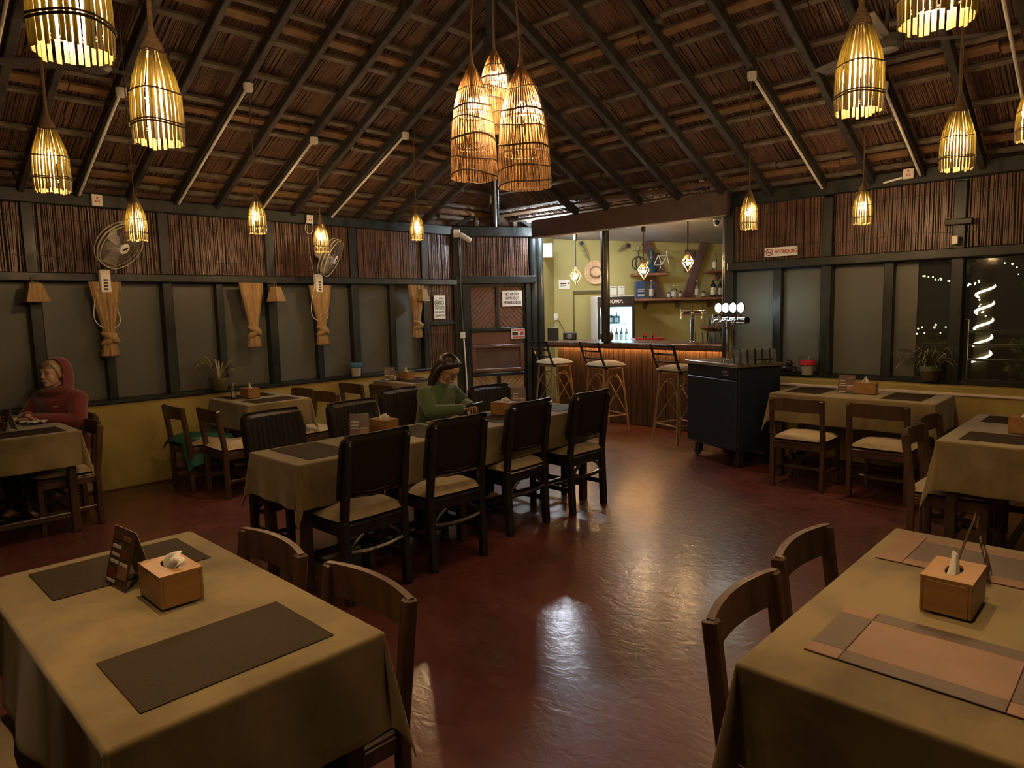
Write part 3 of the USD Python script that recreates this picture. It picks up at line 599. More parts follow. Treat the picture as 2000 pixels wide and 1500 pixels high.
def make_leather_chair(loc, rz, label, group):
    """taller black chair with a padded back panel, faces +Y; origin under its back posts"""
    t = thing('padded_chair', label, 'chair', loc, rz, group); W = 'black_wood'; w = .195
    for s in (-1, 1):
        obj('back_post', cat([beam((s * w, .0, 0), (s * w, .02, .45), .044, .05), beam((s * w, .02, .43), (s * (w - .005), -.045, .895), .044, .04)]), W, t)
        obj('front_leg', beam((s * (w - .005), .40, 0), (s * (w - .005), .40, .41), .042, .042), W, t)
        obj('side_stretcher', beam((s * w, .01, .18), (s * (w - .005), .40, .18), .022, .036), W, t)
        obj('side_apron', beam((s * w, .02, .39), (s * (w - .004), .395, .39), .026, .06), W, t)
        obj('seat_bracket', tube(bez((s * (w - .03), .01, .30), (s * (w - .05), .01, .33), (s * (w - .09), .012, .355), (s * (w - .11), .012, .36), 6), .012, 6), W, t)
    # padded back: thick, slightly curved, rounded at the top and wrapped in front of the posts
    n, m = 49, 13; G = np.zeros((n, m, 3)); H_ = np.zeros((n, m, 3))
    for i, u in enumerate(np.linspace(-1, 1, n)):
        for j, v in enumerate(np.linspace(0, 1, m)):
            e = min(1, (1 - abs(u) ** 10) ** .5 + .15) * min(1, (1 - abs(2 * v - 1) ** 12) ** .5 + .15); z = .575 + .345 * v
            yc = .022 - .18 * (z - .45) + .0 - .022 * (1 - u * u); xx = u * .228 * (1 - .05 * v ** 6)
            xx *= 1 - .11 * max(0, (v - .84) / .16) ** 2; G[i, j] = (xx, yc + .078 * e - .005 * (1 - math.cos(u * 12 * PI)) * min(e, 1), z); H_[i, j] = (xx, yc + .034 - .016 * e, z)
    gv, gf = grid(G); hv, hf = grid(H_); idx = np.arange(n * m).reshape(n, m); loop = np.concatenate([idx[:-1, 0], idx[-1, :-1], idx[1:, -1][::-1], idx[0, 1:][::-1]]); nx = np.roll(loop, -1)
    obj('back_pad', (np.vstack([gv, hv]), np.vstack([gf[:, ::-1], hf + n * m, tri(np.stack([loop, nx, nx + n * m, loop + n * m], 1))])), 'black_leather', t, smooth=50)
    obj('back_bead', tube([(-.20, .018, .60), (0, -.008, .588), (.20, .018, .60)], .007, 6), 'black_leather', t)
    for s in (-1, 1): obj('stud', ball((s * (w - .004), -.066, .875), (.009, .005, .009), 1), 'steel', t)
    obj('rear_stretcher', tube(bez((-w, .01, .285), (-.08, .008, .255), (.08, .008, .255), (w, .01, .285), 9), .015, 6), W, t)
    obj('rear_apron', beam((-w, .02, .39), (w, .02, .39), .026, .06), W, t); obj('front_apron', beam((-w, .40, .385), (w, .40, .385), .026, .05), W, t); obj('cross_stretcher', beam((-w, .22, .18), (w, .22, .18), .022, .03), W, t)
    obj('seat', rbox((0, .21, .423), (.43, .42, .024), .008), W, t)
    obj('cushion', cushion(.45, .44, .065, (0, .215, .435), 9), 'cushion_cloth', t, smooth=True)
    return t
chair, pad = Maker(make_chair), Maker(make_leather_chair)
N_, E_, S_, W_ = 0, -PI / 2, PI, PI / 2     # facing +Y, +X, -Y, -X
chair((1.10, 1.70, 0), W_, 'open-backed wooden chair at the right side of the near left table, nearer to the viewer')
chair((1.08, 2.26, 0), W_, 'open-backed wooden chair at the right side of the near left table, farther from the viewer')
chair((.06, 2.14, 0), E_, 'wooden chair at the left side of the near left table, only its cushion in view')
chair((1.75, .80, 0), S_ + .04, 'open-backed wooden chair at the near right table, nearer to the viewer')
chair((2.28, .84, 0), S_, 'open-backed wooden chair at the near right table, farther from the viewer')
chair((5.62, 2.19, 0), E_, 'open-backed wooden chair beside the black beer cooler, at the table under the right windows')
chair((5.62, 1.58, 0), E_ - .04, 'open-backed wooden chair right of its twin, at the table under the right windows')
chair((4.72, 1.10, 0), S_, 'wooden chair nearest the viewer at the right-edge table')
chair((5.24, 1.14, 0), S_ - .05, 'wooden chair farther from the viewer at the right-edge table')
chair((2.26, 6.36, 0), E_, 'wooden chair draped with a green cloth, against the yellow wall')
chair((2.38, 5.90, 0), E_ - .03, 'wooden chair right of the one with the green cloth')
chair((3.60, 6.08, 0), W_, 'wooden chair right of the table under the spiky plant, nearer to the viewer')
chair((3.62, 6.56, 0), W_, 'wooden chair right of the table under the spiky plant, next to the wall')
chair((1.60, 6.50, 0), W_ + .05, 'wooden chair on which the woman in red sits')
chair((1.50, 5.99, 0), W_, 'empty wooden chair beside the woman in red')
chair((.42, 6.0, 0), E_, 'wooden chair at the far left table, only its seat in view under the cloth')
chair((.42, 6.5, 0), E_, 'wooden chair at the far left table nearest the wall, mostly hidden')
chair((4.24, 6.58, 0), E_, 'far wooden chair left of the woman in green, next to the wall')
chair((4.33, 6.12, 0), E_, 'far wooden chair directly left of the woman in green')
pad((2.10, 3.08, 0), .02, 'black padded chair leftmost of the four along the near side of the long table')
pad((2.69, 3.08, 0), -.06, 'black padded chair second from the left in the front row of the long table')
pad((3.45, 3.20, 0), .03, 'black padded chair third from the left in the front row of the long table')
pad((4.10, 3.17, 0), 0, 'black padded chair at the bar end of the front row of the long table')
pad((2.13, 4.24, 0), S_ + .1, 'black padded chair on the far side of the long table, at its left end')
pad((2.72, 4.20, 0), S_ + .12, 'black padded chair across the long table, just left of the woman in green')
pad((3.38, 4.52, 0), S_ + .15, 'black padded chair on which the woman in green sits')
pad((3.96, 4.06, 0), S_ - .1, 'black padded chair across the long table, right of the woman in green')

# ================================================================== TABLES
def table(name_label, x0, x1, y0, y1, cloth_label, drop=.25, seed=1, stretch=True):
    cx, cy, w, l = (x0 + x1) / 2, (y0 + y1) / 2, x1 - x0, y1 - y0
    t = thing('dining_table', name_label, 'table', (cx, cy, 0)); W = 'table_wood'
    obj('tabletop', rbox((0, 0, .728), (w - .012, l - .012, .032), .006), W, t)
    ix, iy = w / 2 - .06, l / 2 - .07
    for sx in (-1, 1):
        for sy in (-1, 1): obj('leg', beam((sx * ix, sy * iy, 0), (sx * ix, sy * iy, .712), .055, .055), W, t)
        obj('apron', beam((sx * ix, -iy, .67), (sx * ix, iy, .67), .022, .075), W, t); obj('apron', beam((-ix, sx * iy, .67), (ix, sx * iy, .67), .022, .075), W, t)
    if w < l:
        for s in (-1, 1): obj('stretcher', beam((-ix, s * iy, .13), (ix, s * iy, .13), .03, .045), W, t)
        obj('stretcher', beam((0, -iy, .13), (0, iy, .13), .03, .045), W, t)
    else:
        for s in (-1, 1): obj('stretcher', beam((s * ix, -iy, .13), (s * ix, iy, .13), .03, .045), W, t)
        obj('stretcher', beam((-ix, 0, .13), (ix, 0, .13), .03, .045), W, t)
    # cloth: flat on the top, falling over the edges, its four corners hanging as folds
    nz = 12; ov = np.array([0, .004, .008, .012, .018, .030, .055, .085, .115, .145, .175, .205, drop - .02, drop]); hx = np.unique(np.round(np.concatenate([-w / 2 - ov, np.linspace(-w / 2, w / 2, 18), w / 2 + ov]), 6))
    hy = np.unique(np.round(np.concatenate([-l / 2 - ov, np.linspace(-l / 2, l / 2, 24), l / 2 + ov]), 6))
    U, V = np.meshgrid(hx, hy, indexing='ij'); a, b = np.maximum(np.abs(U) - w / 2, 0), np.maximum(np.abs(V) - l / 2, 0); r = np.hypot(a, b)
    R0 = .009; ph = np.arctan2(b, a + 1e-9); corner = np.where((a > 0) & (b > 0), np.sin(2 * ph), 0)
    bend = np.minimum(r / (R0 * PI / 2), 1); out = R0 * np.sin(bend * PI / 2); dz = R0 * (1 - np.cos(bend * PI / 2)); rest = np.maximum(r - R0 * PI / 2, 0)
    al = V * (a > 0) + U * (b > 0); wave = (.5 + .5 * np.sin(al * 9 + seed)) * .018 + .012 * np.sin(al * 23 + 2 * seed)
    flare = (.04 + .05 * np.sin(al * 5 + seed * 1.7)) * (1 - corner) + corner * .20
    off = out + rest * flare + wave * (rest / drop) * (1 - corner) * .8
    dz = dz + rest * np.sqrt(np.maximum(1 - np.minimum(flare, .8) ** 2, .1))
    X = np.clip(U, -w / 2, w / 2) + np.sign(U) * np.cos(ph) * off * (r > 0); Y = np.clip(V, -l / 2, l / 2) + np.sign(V) * np.sin(ph) * off * (r > 0)
    wr_ = (meshkit.fbm(np.stack([U * 7 + seed * 3, V * 7, 0 * U], -1), 4, seed) - .5) * .005
    Z = .7485 - dz + np.where(r == 0, np.abs(wr_) * .5, 0)
    c = obj('tablecloth', slab(np.stack([X, Y, Z], -1) + np.array([cx, cy, 0]), .0022), 'table_linen', None, smooth=True)
    tag(c, cloth_label, 'tablecloth'); return t
ZT = .7545
table('dark wooden table in the near left corner', .33, .95, 1.40, 2.62, 'beige linen cloth on the near left table', seed=1)
table('dark wooden table in the near right corner', 1.40, 2.62, .08, .66, 'beige linen cloth on the near right table', seed=2)
table('left half of the long table in the middle of the room', 1.78, 3.04, 3.31, 3.86, 'beige linen cloth over the left half of the long table', seed=3)
table('right half of the long table in the middle, nearer the bar', 3.10, 4.36, 3.31, 3.86, 'beige linen cloth over the right half of the long table', seed=4)
table('dark wooden table under the right-hand windows beside the beer cooler', 5.95, 6.56, 1.28, 2.55, 'beige linen cloth on the table beside the beer cooler', seed=5)
table('dark wooden table at the right edge of the picture', 4.44, 5.62, .28, .93, 'beige linen cloth on the table at the right edge', drop=.29, seed=6)
table('dark wooden table under the spiky pot plant by the left windows', 2.72, 3.33, 5.90, 6.70, 'beige linen cloth on the table under the spiky pot plant', seed=7)
table('dark wooden table of the woman in red', .74, 1.35, 5.66, 6.64, 'beige linen cloth on the table of the woman in red', seed=8)
table('far wooden table behind the woman in green', 4.62, 5.22, 6.0, 6.70, 'beige linen cloth on the far table behind the woman in green', seed=9)

def mat_dark(x, y, rz, label, w=.45, l=.30):
    m = obj('placemat', xf(rbox((0, 0, 0), (w, l, .002), .0006), (x, y, ZT - .0025), rz), 'woven_mat'); tag(m, label, 'placemat')
for a in [(.635, 1.62, 0, 'dark woven placemat at the near end of the near left table'), (.66, 2.42, 0, 'dark woven placemat at the far end of the near left table'),
          (2.03, 3.60, PI / 2, 'dark woven placemat at the near left end of the long table'), (2.83, 3.58, PI / 2, 'dark woven placemat in front of the second padded chair of the long table'),
          (3.50, 3.60, PI / 2 + .1, 'dark woven placemat before the woman in green'), (4.16, 3.60, PI / 2, 'dark woven placemat at the bar end of the long table'),
          (6.30, 2.32, 0, 'dark woven placemat at the cooler end of the table under the right windows'), (6.27, 1.54, 0, 'dark woven placemat at the right end of the table under the right windows'),
          (4.68, .62, PI / 2, 'dark woven placemat at the near end of the right-edge table'), (5.40, .64, PI / 2, 'dark woven placemat at the far end of the right-edge table'),
          (3.03, 6.07, 0, 'dark woven placemat at the near end of the table under the spiky plant'), (3.02, 6.56, 0, 'dark woven placemat at the wall end of the table under the spiky plant'),
          (1.05, 5.85, 0, 'dark woven placemat at the near end of the table of the woman in red'),
          (4.92, 6.16, 0, 'dark woven placemat at the near end of the table behind the woman in green'), (4.92, 6.54, 0, 'dark woven placemat at the wall end of the far table')]: mat_dark(*a)
for (x, y, rz, core, rim, lb) in ((1.70, .345, PI / 2, 'tan_leather_mat', 'brown_leather_mat', 'leather placemat with tan middle and dark border on the near right table'),
                                 (2.42, .40, PI / 2, 'brown_leather_mat', 'tan_leather_mat', 'leather placemat with dark middle and tan border on the near right table')):
    t = thing('placemat', lb, 'placemat', (x, y, ZT - .0015), rz)
    obj('mat_centre', rbox((0, 0, 0), (.31, .20, .004), .001), core, t)
    for s in (-1, 1):
        obj('mat_border', rbox((0, s * .126, 0), (.31, .05, .004), .001), rim if s < 0 else rim, t)
        obj('mat_end', rbox((s * .193, 0, 0), (.074, .20, .004), .001), rim, t)
        for s2 in (-1, 1): obj('mat_corner', rbox((s * .193, s2 * .126, 0), (.074, .05, .004), .001), 'tan_leather_mat', t)

# tissue boxes and folded menu cards
def tissue_box(x, y, rz, label, z=ZT, flip=0, s=1.):
    t = thing('tissue_box', label, 'tissue box', (x, y, z + .002), rz); w, l, h = .115 * s, .175 * s, .085 * s
    for sx in (-1, 1): obj('side', rbox((sx * (w / 2 - .004), 0, h / 2), (.008, l, h), .002), 'bamboo_box', t)
    for sy in (-1, 1): obj('end', rbox((0, sy * (l / 2 - .004), h / 2), (w - .016, .008, h), .002), 'bamboo_box', t)
    hole = Polygon([(w * .17 * math.cos(a), l * .27 * math.sin(a)) for a in np.linspace(0, 2 * PI, 20)[:-1]])
    lid = trimesh.creation.extrude_polygon(shapely.box(-w / 2, -l / 2, w / 2, l / 2).difference(hole), .008, engine='earcut'); obj('lid', (np.array(lid.vertices) + (0, 0, h), np.array(lid.faces)), 'bamboo_box', t)
    obj('tissue_stack', rbox((0, 0, h * .45), (w - .03, l - .03, h * .8), .01), 'tissue_paper', t)
    n = 17; u = np.linspace(0, 1, n); vv = np.linspace(-1, 1, n); G = np.zeros((n, n, 3)); r5 = np.random.default_rng(int(abs(x * 100 + y * 10)) + 3)
    for i, a in enumerate(u):
        for j, b in enumerate(vv):
            sp_ = (1 - .55 * a) if flip else (.75 + .35 * math.sin(a * PI))
            G[i, j] = (math.sin(b * 7 + a * 2) * .011 * (1 - a * .5) + (.0 if flip else .03 * a * a), b * .042 * sp_, h - .004 + .062 * (a ** .8) * (1 - .35 * b * b * (1 if not flip else 1.6)) - (0 if flip else .02 * a ** 3))
    obj('tissue', slab(G * s, .0012), 'tissue_paper', t, smooth=True); return t
tissue_box(.675, 2.03, 0, 'bamboo tissue box with a crumpled tissue on the near left table')
tissue_box(2.03, .375, PI / 2, 'bamboo tissue box with a pointed tissue on the near right table', flip=1)
tissue_box(2.62, 3.72, .15, 'bamboo tissue box on the left half of the long table'); tissue_box(3.66, 3.62, .2, 'bamboo tissue box right of the woman in green')
tissue_box(6.29, 1.87, .1, 'bamboo tissue box on the table beside the beer cooler', flip=1); tissue_box(4.93, .58, 0, 'bamboo tissue box cut off by the right edge', flip=1)
tissue_box(2.97, 6.38, .0, 'bamboo tissue box on the table under the spiky plant', flip=1); tissue_box(4.86, 6.40, 0, 'bamboo tissue box on the far table behind the woman in green', flip=1)
def menu(x, y, rz, label, z=ZT, w=.12, h=.155, back='card_white', seed=1):
    """tent card; its printed face looks along -Y of its own frame"""
    t = thing('menu_card', label, 'menu card', (x, y, z + .002), rz); a = .26; r5 = np.random.default_rng(seed)
    face = lambda m: xf(m, (0, -math.sin(a) * h, 0), 0, a and -(a))
    fr_ = lambda m: frame(m, (0, -math.sin(a) * h, 0), (1, 0, 0), (0, -math.cos(a), math.sin(a) * 1.0), (0, math.sin(a), math.cos(a)))
    bk_ = lambda m: frame(m, (0, math.sin(a) * h, 0), (1, 0, 0), (0, math.cos(a), math.sin(a)), (0, -math.sin(a), math.cos(a)))
    obj('front_leaf', fr_(box((0, 0, h / 2), (w, .0015, h))), 'card_dark', t); obj('back_leaf', bk_(box((0, 0, h / 2), (w, .0015, h))), back, t)
    for k, (x_, z_, w_, h_, m_) in enumerate([(-.25, .84, .36, .10, 'card_red'), (.2, .84, .34, .08, 'card_orange'), (-.22, .66, .40, .06, 'card_white'), (-.22, .52, .36, .05, 'card_white'), (-.22, .40, .40, .05, 'card_white'),
                                              (.22, .56, .38, .16, 'card_red'), (.22, .26, .42, .22, 'card_orange'), (-.24, .20, .38, .16, 'card_red'), (.22, .40, .36, .05, 'card_white'), (-.24, .07, .38, .05, 'card_white')]):
        obj('printed_block', fr_(box((x_ * w, .0014, z_ * h), (w_ * w, .0012, h_ * h))), m_, t)
    return t
E_ROT = lambda deg: math.radians(deg)
menu(.63, 2.24, E_ROT(-84), 'dark folded menu card behind the tissue box on the near left table', w=.14, h=.17)
menu(2.30, .38, E_ROT(8), 'folded menu card seen edge-on behind the tissue box on the near right table', back='card_dark', h=.175)
menu(2.44, 3.72, E_ROT(-42), 'folded menu card on the left half of the long table'); menu(4.05, 3.84, E_ROT(-40), 'folded menu card at the bar end of the long table')
menu(6.28, 2.02, E_ROT(-78), 'folded menu card on the table beside the beer cooler', w=.13); menu(1.0, 6.08, E_ROT(-80), 'folded menu card on the table of the woman in red')
menu(4.70, 6.5, E_ROT(-40), 'folded menu card on the far table behind the woman in green')
def shaker(x, y, label, h=.13, z=ZT):
    t = thing('glass_shaker', label, 'shaker', (x, y, z + .002))
    obj('jar', lathe([(.001, 0), (.020, 0), (.022, .01), (.018, h * .45), (.012, h * .62), (.014, h * .72)], 14), 'clear_glass', t, smooth=50); obj('contents', lathe([(.001, .006), (.015, .006), (.014, h * .4), (.001, h * .41)], 10), 'tissue_paper', t)
    obj('cap', lathe([(.016, h * .70), (.017, h * .72), (.015, h * .95), (.006, h), (.001, h)], 14), 'steel', t, smooth=40)
shaker(2.55, 3.82, 'glass shaker with a metal cap by the menu card on the long table'); shaker(2.52, 3.78, 'second glass shaker beside the first on the long table', .11)
shaker(2.86, 6.50, 'glass shaker on the table under the spiky plant', .15); shaker(1.03, 6.2, 'glass shaker on the table of the woman in red', .14)
shaker(4.72, 6.42, 'glass shaker on the far table behind the woman in green', .12)
t = obj('green_cloth', slab(np.array([[(2.26 + u * .44, 6.16 + v * .50, .463 + .012 * math.sin(u * 9 + v * 5) - .10 * max(0, abs(v - .5) - .42) * 6 - .07 * max(0, .05 - u) * 8 + (-.11 * max(0, .12 - v) * 5)) for v in np.linspace(-.1, 1.05, 14)] for u in np.linspace(-.02, 1, 14)]), .004), 'green_cloth', None, smooth=True)
tag(t, 'teal green cloth spread over a chair seat by the yellow wall', 'cloth')
t = obj('napkin', slab(np.array([[(1.13 + u * .13 + .02 * math.sin(v * 5), 6.18 + v * .14, ZT + .01 + .018 * abs(math.sin(u * 7 + v * 4))) for v in np.linspace(0, 1, 9)] for u in np.linspace(0, 1, 9)]), .002), 'tissue_paper', None, smooth=True); tag(t, 'crumpled cream napkin on the table before the woman in red', 'napkin')
t = obj('napkin', slab(np.array([[(1.12 + u * .08 + .02 * math.sin(v * 5), 6.46 + v * .09, ZT + .012 + .02 * abs(math.sin(u * 6 + v * 5))) for v in np.linspace(0, 1, 9)] for u in np.linspace(0, 1, 9)]), .002), 'tissue_paper', None, smooth=True); tag(t, 'smaller crumpled napkin beside the first, nearer the window', 'napkin')
r5 = np.random.default_rng(12)
# ================================================================== BAR
bar = thing('bar_counter', 'long dark wooden bar counter with vertical planks and a warm light strip under its top', 'bar counter')
obj('counter_top', rbox((7.46, 4.93, 1.058), (.66, 2.74, .058), .012), 'counter_top', bar)
obj('counter_core', box((7.58, 4.93, .51), (.22, 2.66, 1.0)), 'fascia_wood', bar)
y = 6.27
while y > 3.66:
    w_ = rng.uniform(.075, .11); obj('plank', rbox((7.455 + rng.normal(0, .002), y - w_ / 2, .515), (.024, w_ - .004, 1.02), .003), 'counter_plank', bar); y -= w_
obj('light_strip', box((7.405, 4.95, 1.024), (.022, 2.6, .008)), 'strip_glow', bar, label='warm glowing light strip')
obj('strip_lip', rbox((7.165, 4.95, 1.022), (.016, 2.66, .028), .003), 'counter_top', bar)
def make_stool(loc, rz, label, group):
    """rattan bar stool facing +Y, origin at the floor under the seat centre"""
    t = thing('bar_stool', label, 'bar stool', loc, rz, group); D = 'lamp_ring'
    obj('cushion', cushion(.40, .38, .075, (0, 0, .800), 3), 'cushion_cloth', t, smooth=True)
    an = np.linspace(0, 2 * PI, 25)[:-1]
    obj('seat_ring', tube(np.stack([.185 * np.cos(an), .175 * np.sin(an), .790 + 0 * an], 1), .013, 7, closed=True), 'rattan', t)
    obj('seat_disc', lathe([(.001, .783), (.178, .783), (.178, .797), (.001, .797)], 20), 'rattan', t)
    ft = []
    for sx in (-1, 1):
        for sy in (-1, 1):
            a, b = np.array([sx * .15, sy * .14, .790]), np.array([sx * .205, sy * .20, 0]); ft.append((a, b))
            obj('leg', tube([a, (a + b) / 2, b], .0125, 8), 'rattan', t)
    for i, j in ((0, 1), (1, 3), (3, 2), (2, 0)):
        a, b, a2, b2 = ft[i][0], ft[i][1], ft[j][0], ft[j][1]; q = lambda k, z: (ft[k][0] + (ft[k][1] - ft[k][0]) * z)
        obj('arch', tube(bez(q(i, .55), q(i, -.03), q(j, -.03), q(j, .55), 12), .007, 6), 'rattan', t)
        obj('brace', tube([q(i, .20), q(j, .72)], .006, 6), 'rattan', t)
        obj('foot_rail', tube([q(i, .74), q(j, .74)], .0105, 6), 'rattan', t)
        for k in (i,): obj('leg_wrap', tube([q(k, .70), q(k, .835)], .017, 8), 'rattan', t)
    for s in (-1, 1): obj('back_post', tube(bez((s * .17, -.10, .785), (s * .185, -.17, .835), (s * .185, -.20, .955), (s * .19, -.25, 1.115), 9), .015, 7), 'black_wood', t)
    for z, y_ in ((.915, -.19), (1.005, -.215), (1.10, -.245)): obj('back_slat', tube(bez((-.185, y_, z), (-.07, y_ - .03, z), (.07, y_ - .03, z), (.185, y_, z), 9), .011, 7), 'black_wood', t)
    return t
stool = Maker(make_stool)
stool((6.93, 5.90, .0), E_ - .28, 'rattan bar stool nearest the corner door, with a cream cushion')
stool((6.93, 5.07, .0), E_ - .30, 'rattan bar stool in the middle of the three at the counter')
stool((6.84, 3.99, .0), E_ - .32, 'rattan bar stool half hidden behind the black beer cooler')

# black beer cooler on castors with a four-lens tap tower
K0, K1 = np.array([5.985, 2.865]), np.array([6.325, 3.575]); ka = (K1 - K0) / np.linalg.norm(K1 - K0); kw = np.linalg.norm(K1 - K0); kb = np.array([ka[1], -ka[0]]); KD = .48
FK = lambda m: frame(m, (*K0, 0), (*ka, 0), (*kb, 0), (0, 0, 1.))
keg = thing('beer_cooler', 'black draught beer cooler on castors with a steel top', 'beer cooler')
kbody = obj('body', FK(rbox((kw / 2, KD / 2, .55), (kw, KD, .80), .008)), 'navy_steel', keg)
obj('door', FK(rbox((kw * .5, -.012, .50), (kw - .02, .022, .66), .006)), 'navy_steel', keg)
obj('fascia_panel', FK(rbox((kw * .5, -.010, .895), (kw - .02, .020, .11), .004)), 'navy_steel', keg)
obj('vent_panel', FK(rbox((kw + .004, KD / 2, .55), (.008, KD - .06, .7), .003)), 'navy_steel', keg)
obj('steel_top', FK(rbox((kw / 2, KD / 2 - .01, .968), (kw + .035, KD + .05, .034), .006)), 'steel', keg)
an = np.linspace(0, 2 * PI, 25)[:-1]
bd = obj('badge', FK((lambda m: m)(tube(np.stack([.17 + .052 * np.cos(an), -.022 + 0 * an, .892 + .020 * np.sin(an)], 1), .0035, 6, closed=True))), 'chrome', keg, label='oval chrome badge')
obj('badge_plate', FK(frame(lathe([(.001, 0), (.045, 0), (.045, .003), (.001, .004)], 20), (.17, -.0205, .892), (1, 0, 0), (0, 0, .36), (0, -1, 0))), 'dark_plastic', keg)
obj('badge_mark', FK(rbox((.155, -.027, .898), (.022, .004, .008), .001)), 'chrome', keg); obj('badge_mark', FK(rbox((.175, -.027, .885), (.018, .004, .008), .001)), 'ink_red', keg)
obj('lock', FK(frame(lathe([(.001, 0), (.010, 0), (.010, .008), (.001, .009)], 12), (kw - .16, -.02, .90), (1, 0, 0), (0, 0, 1), (0, -1, 0))), 'chrome', keg)
for a, b in ((.08, .06), (kw - .08, .06), (.08, KD - .06), (kw - .08, KD - .06)):
    obj('castor', FK(cat([frame(lathe([(.001, -.016), (.03, -.016), (.04, -.012), (.04, .012), (.03, .016), (.001, .016)], 18), (a, b, .042), (1, 0, 0), (0, 0, 1), (0, 1, 0)), box((a - .03, b, .10), (.05, .05, .1)), box((a, b - .02, .07), (.03, .006, .09)), box((a, b + .02, .07), (.03, .006, .09))])), 'black_rubber', keg)
tw = thing('tap_tower', 'chrome beer tap tower with four glowing white round lenses, on the black cooler', 'beer tap tower')
c0 = (kw * .50, KD * .45)
obj('column', FK(xf(lathe([(.075, .986), (.075, .995), (.046, 1.0), (.042, 1.02), (.042, 1.34), (.046, 1.35), (.001, 1.352)], 24), (c0[0], c0[1], 0))), 'chrome', tw, smooth=40)
obj('manifold_pipe', FK(frame(lathe([(.001, -.235), (.03, -.235), (.036, -.228), (.036, .228), (.03, .235), (.001, .235)], 20), (c0[0], c0[1], 1.385), (0, 0, 1), (0, 1, 0), (1, 0, 0))), 'chrome', tw, smooth=40)
for k in range(4):
    x_ = c0[0] + (k - 1.5) * .112
    obj('lens', FK(frame(lathe([(.001, 0), (.041, 0), (.044, .006), (.041, .014), (.02, .018), (.001, .019)], 24), (x_, c0[1] - .022, 1.505), (1, 0, 0), (0, 0, 1), (0, -1, 0))), 'lens_glow', tw, label='glowing white round tap lens')
    obj('lens_rim', FK(tube(np.stack([x_ + .046 * np.cos(an), c0[1] - .018 + 0 * an, 1.505 + .046 * np.sin(an)], 1), .006, 6, closed=True)), 'chrome', tw)
    obj('name_plate', FK(rbox((x_, c0[1] - .045, 1.425), (.085, .012, .03), .004)), 'chrome', tw)
    obj('spout', FK(tube([(x_, c0[1] - .03, 1.385), (x_, c0[1] - .085, 1.38), (x_, c0[1] - .10, 1.345), (x_, c0[1] - .10, 1.30)], [.014, .013, .011, .009], 10)), 'chrome', tw, smooth=60)
    obj('tap_handle', FK(tube([(x_, c0[1] - .075, 1.39), (x_, c0[1] - .08, 1.44)], [.008, .012], 8)), 'chrome', tw)
def make_glass(loc, rz, label, group):
    t = thing('beer_glass', label, 'glass', loc, rz, group)
    obj('glass', lathe([(.001, 0), (.031, 0), (.033, .004), (.036, .07), (.041, .125), (.0395, .125), (.034, .07), (.030, .012), (.001, .010)], 16), 'clear_glass', t, smooth=50); return t
glass = Maker(make_glass); r5 = np.random.default_rng(5)
for i in range(5):
    for j in range(2):
        p = K0 + ka * (.05 + j * .10) + kb * (.09 + i * .085); glass((*p, .986), 0, 'clear beer glass on the cooler top, %s from the left in the %s row' % (('fifth', 'fourth', 'third', 'second', 'first')[4 - i], ('front', 'back')[j]), 'glasses on the beer cooler')
tr = thing('drip_tray', 'thin steel drip tray at the right edge of the beer cooler top', 'drip tray')
obj('tray', FK(rbox((.02, KD * .62, 1.018), (.02, .22, .012), .004)), 'dark_plastic', tr); obj('tray_foot', FK(rbox((.02, KD * .62, .998), (.012, .05, .03), .002)), 'steel', tr)

# on the counter
tb = thing('tap_tower', 'plain chrome T-shaped beer tap tower on the wooden bar counter', 'beer tap tower', (7.36, 4.10, 1.088), -PI / 2 + .25)
obj('column', lathe([(.06, 0), (.06, .01), (.038, .016), (.034, .03), (.034, .33), (.001, .335)], 22), 'chrome', tb, smooth=40)
obj('manifold_pipe', frame(lathe([(.001, -.15), (.03, -.15), (.034, -.14), (.034, .14), (.03, .15), (.001, .15)], 18), (0, 0, .36), (0, 0, 1), (0, 1, 0), (1, 0, 0)), 'chrome', tb, smooth=40)
for x_ in (-.12, 0, .12):
    obj('spout', tube([(x_, -.02, .36), (x_, -.08, .36), (x_, -.095, .32), (x_, -.095, .28)], [.013, .012, .010, .009], 9), 'chrome', tb, smooth=60); obj('tap_handle', tube([(x_, -.065, .37), (x_, -.06, .45)], [.006, .010], 8), 'dark_plastic', tb)
for i in range(9):
    glass((7.42 + .11 * (i % 3) + .02 * math.sin(i), 3.98 - .085 * (i // 3) - .02 * (i % 2), 1.088), i, 'clear glass on the bar by the plain tap tower, %s file, %s row' % (('front', 'middle', 'back')[i % 3], ('left', 'middle', 'right')[i // 3]), 'glasses on the bar counter')
rd = thing('radio', 'small black radio with a round speaker on the bar counter', 'radio', (7.60, 6.17, 1.088), -PI / 2 + .5)
obj('case', rbox((0, 0, .05), (.19, .09, .10), .012), 'dark_plastic', rd); obj('speaker_cone', frame(lathe([(.001, .004), (.02, .006), (.036, .001), (.040, .006), (.040, 0), (.001, 0)], 20), (0, -.046, .05), (1, 0, 0), (0, 0, 1), (0, -1, 0)), 'fan_metal', rd, smooth=40)
obj('dust_cap', frame(lathe([(.001, .010), (.012, .006), (.012, 0)], 14), (0, -.046, .05), (1, 0, 0), (0, 0, 1), (0, -1, 0)), 'chrome', rd)
p = obj('clay_bowl', xf(lathe([(.001, 0), (.055, 0), (.085, .03), (.092, .075), (.080, .10), (.072, .10), (.082, .072), (.075, .035), (.001, .015)], 22), (7.42, 5.40, 1.088)), 'pot_dark', None, smooth=50); tag(p, 'dark brown clay bowl on the bar by the middle post', 'bowl')
p = thing('router', 'blue-edged dark box standing at the left end of the bar', 'router', (7.30, 6.23, 1.088), .6)
obj('case', rbox((0, 0, .09), (.06, .15, .18), .006), 'dark_plastic', p); obj('front_edge', rbox((.032, 0, .09), (.006, .13, .17), .002), 'pot_blue', p)
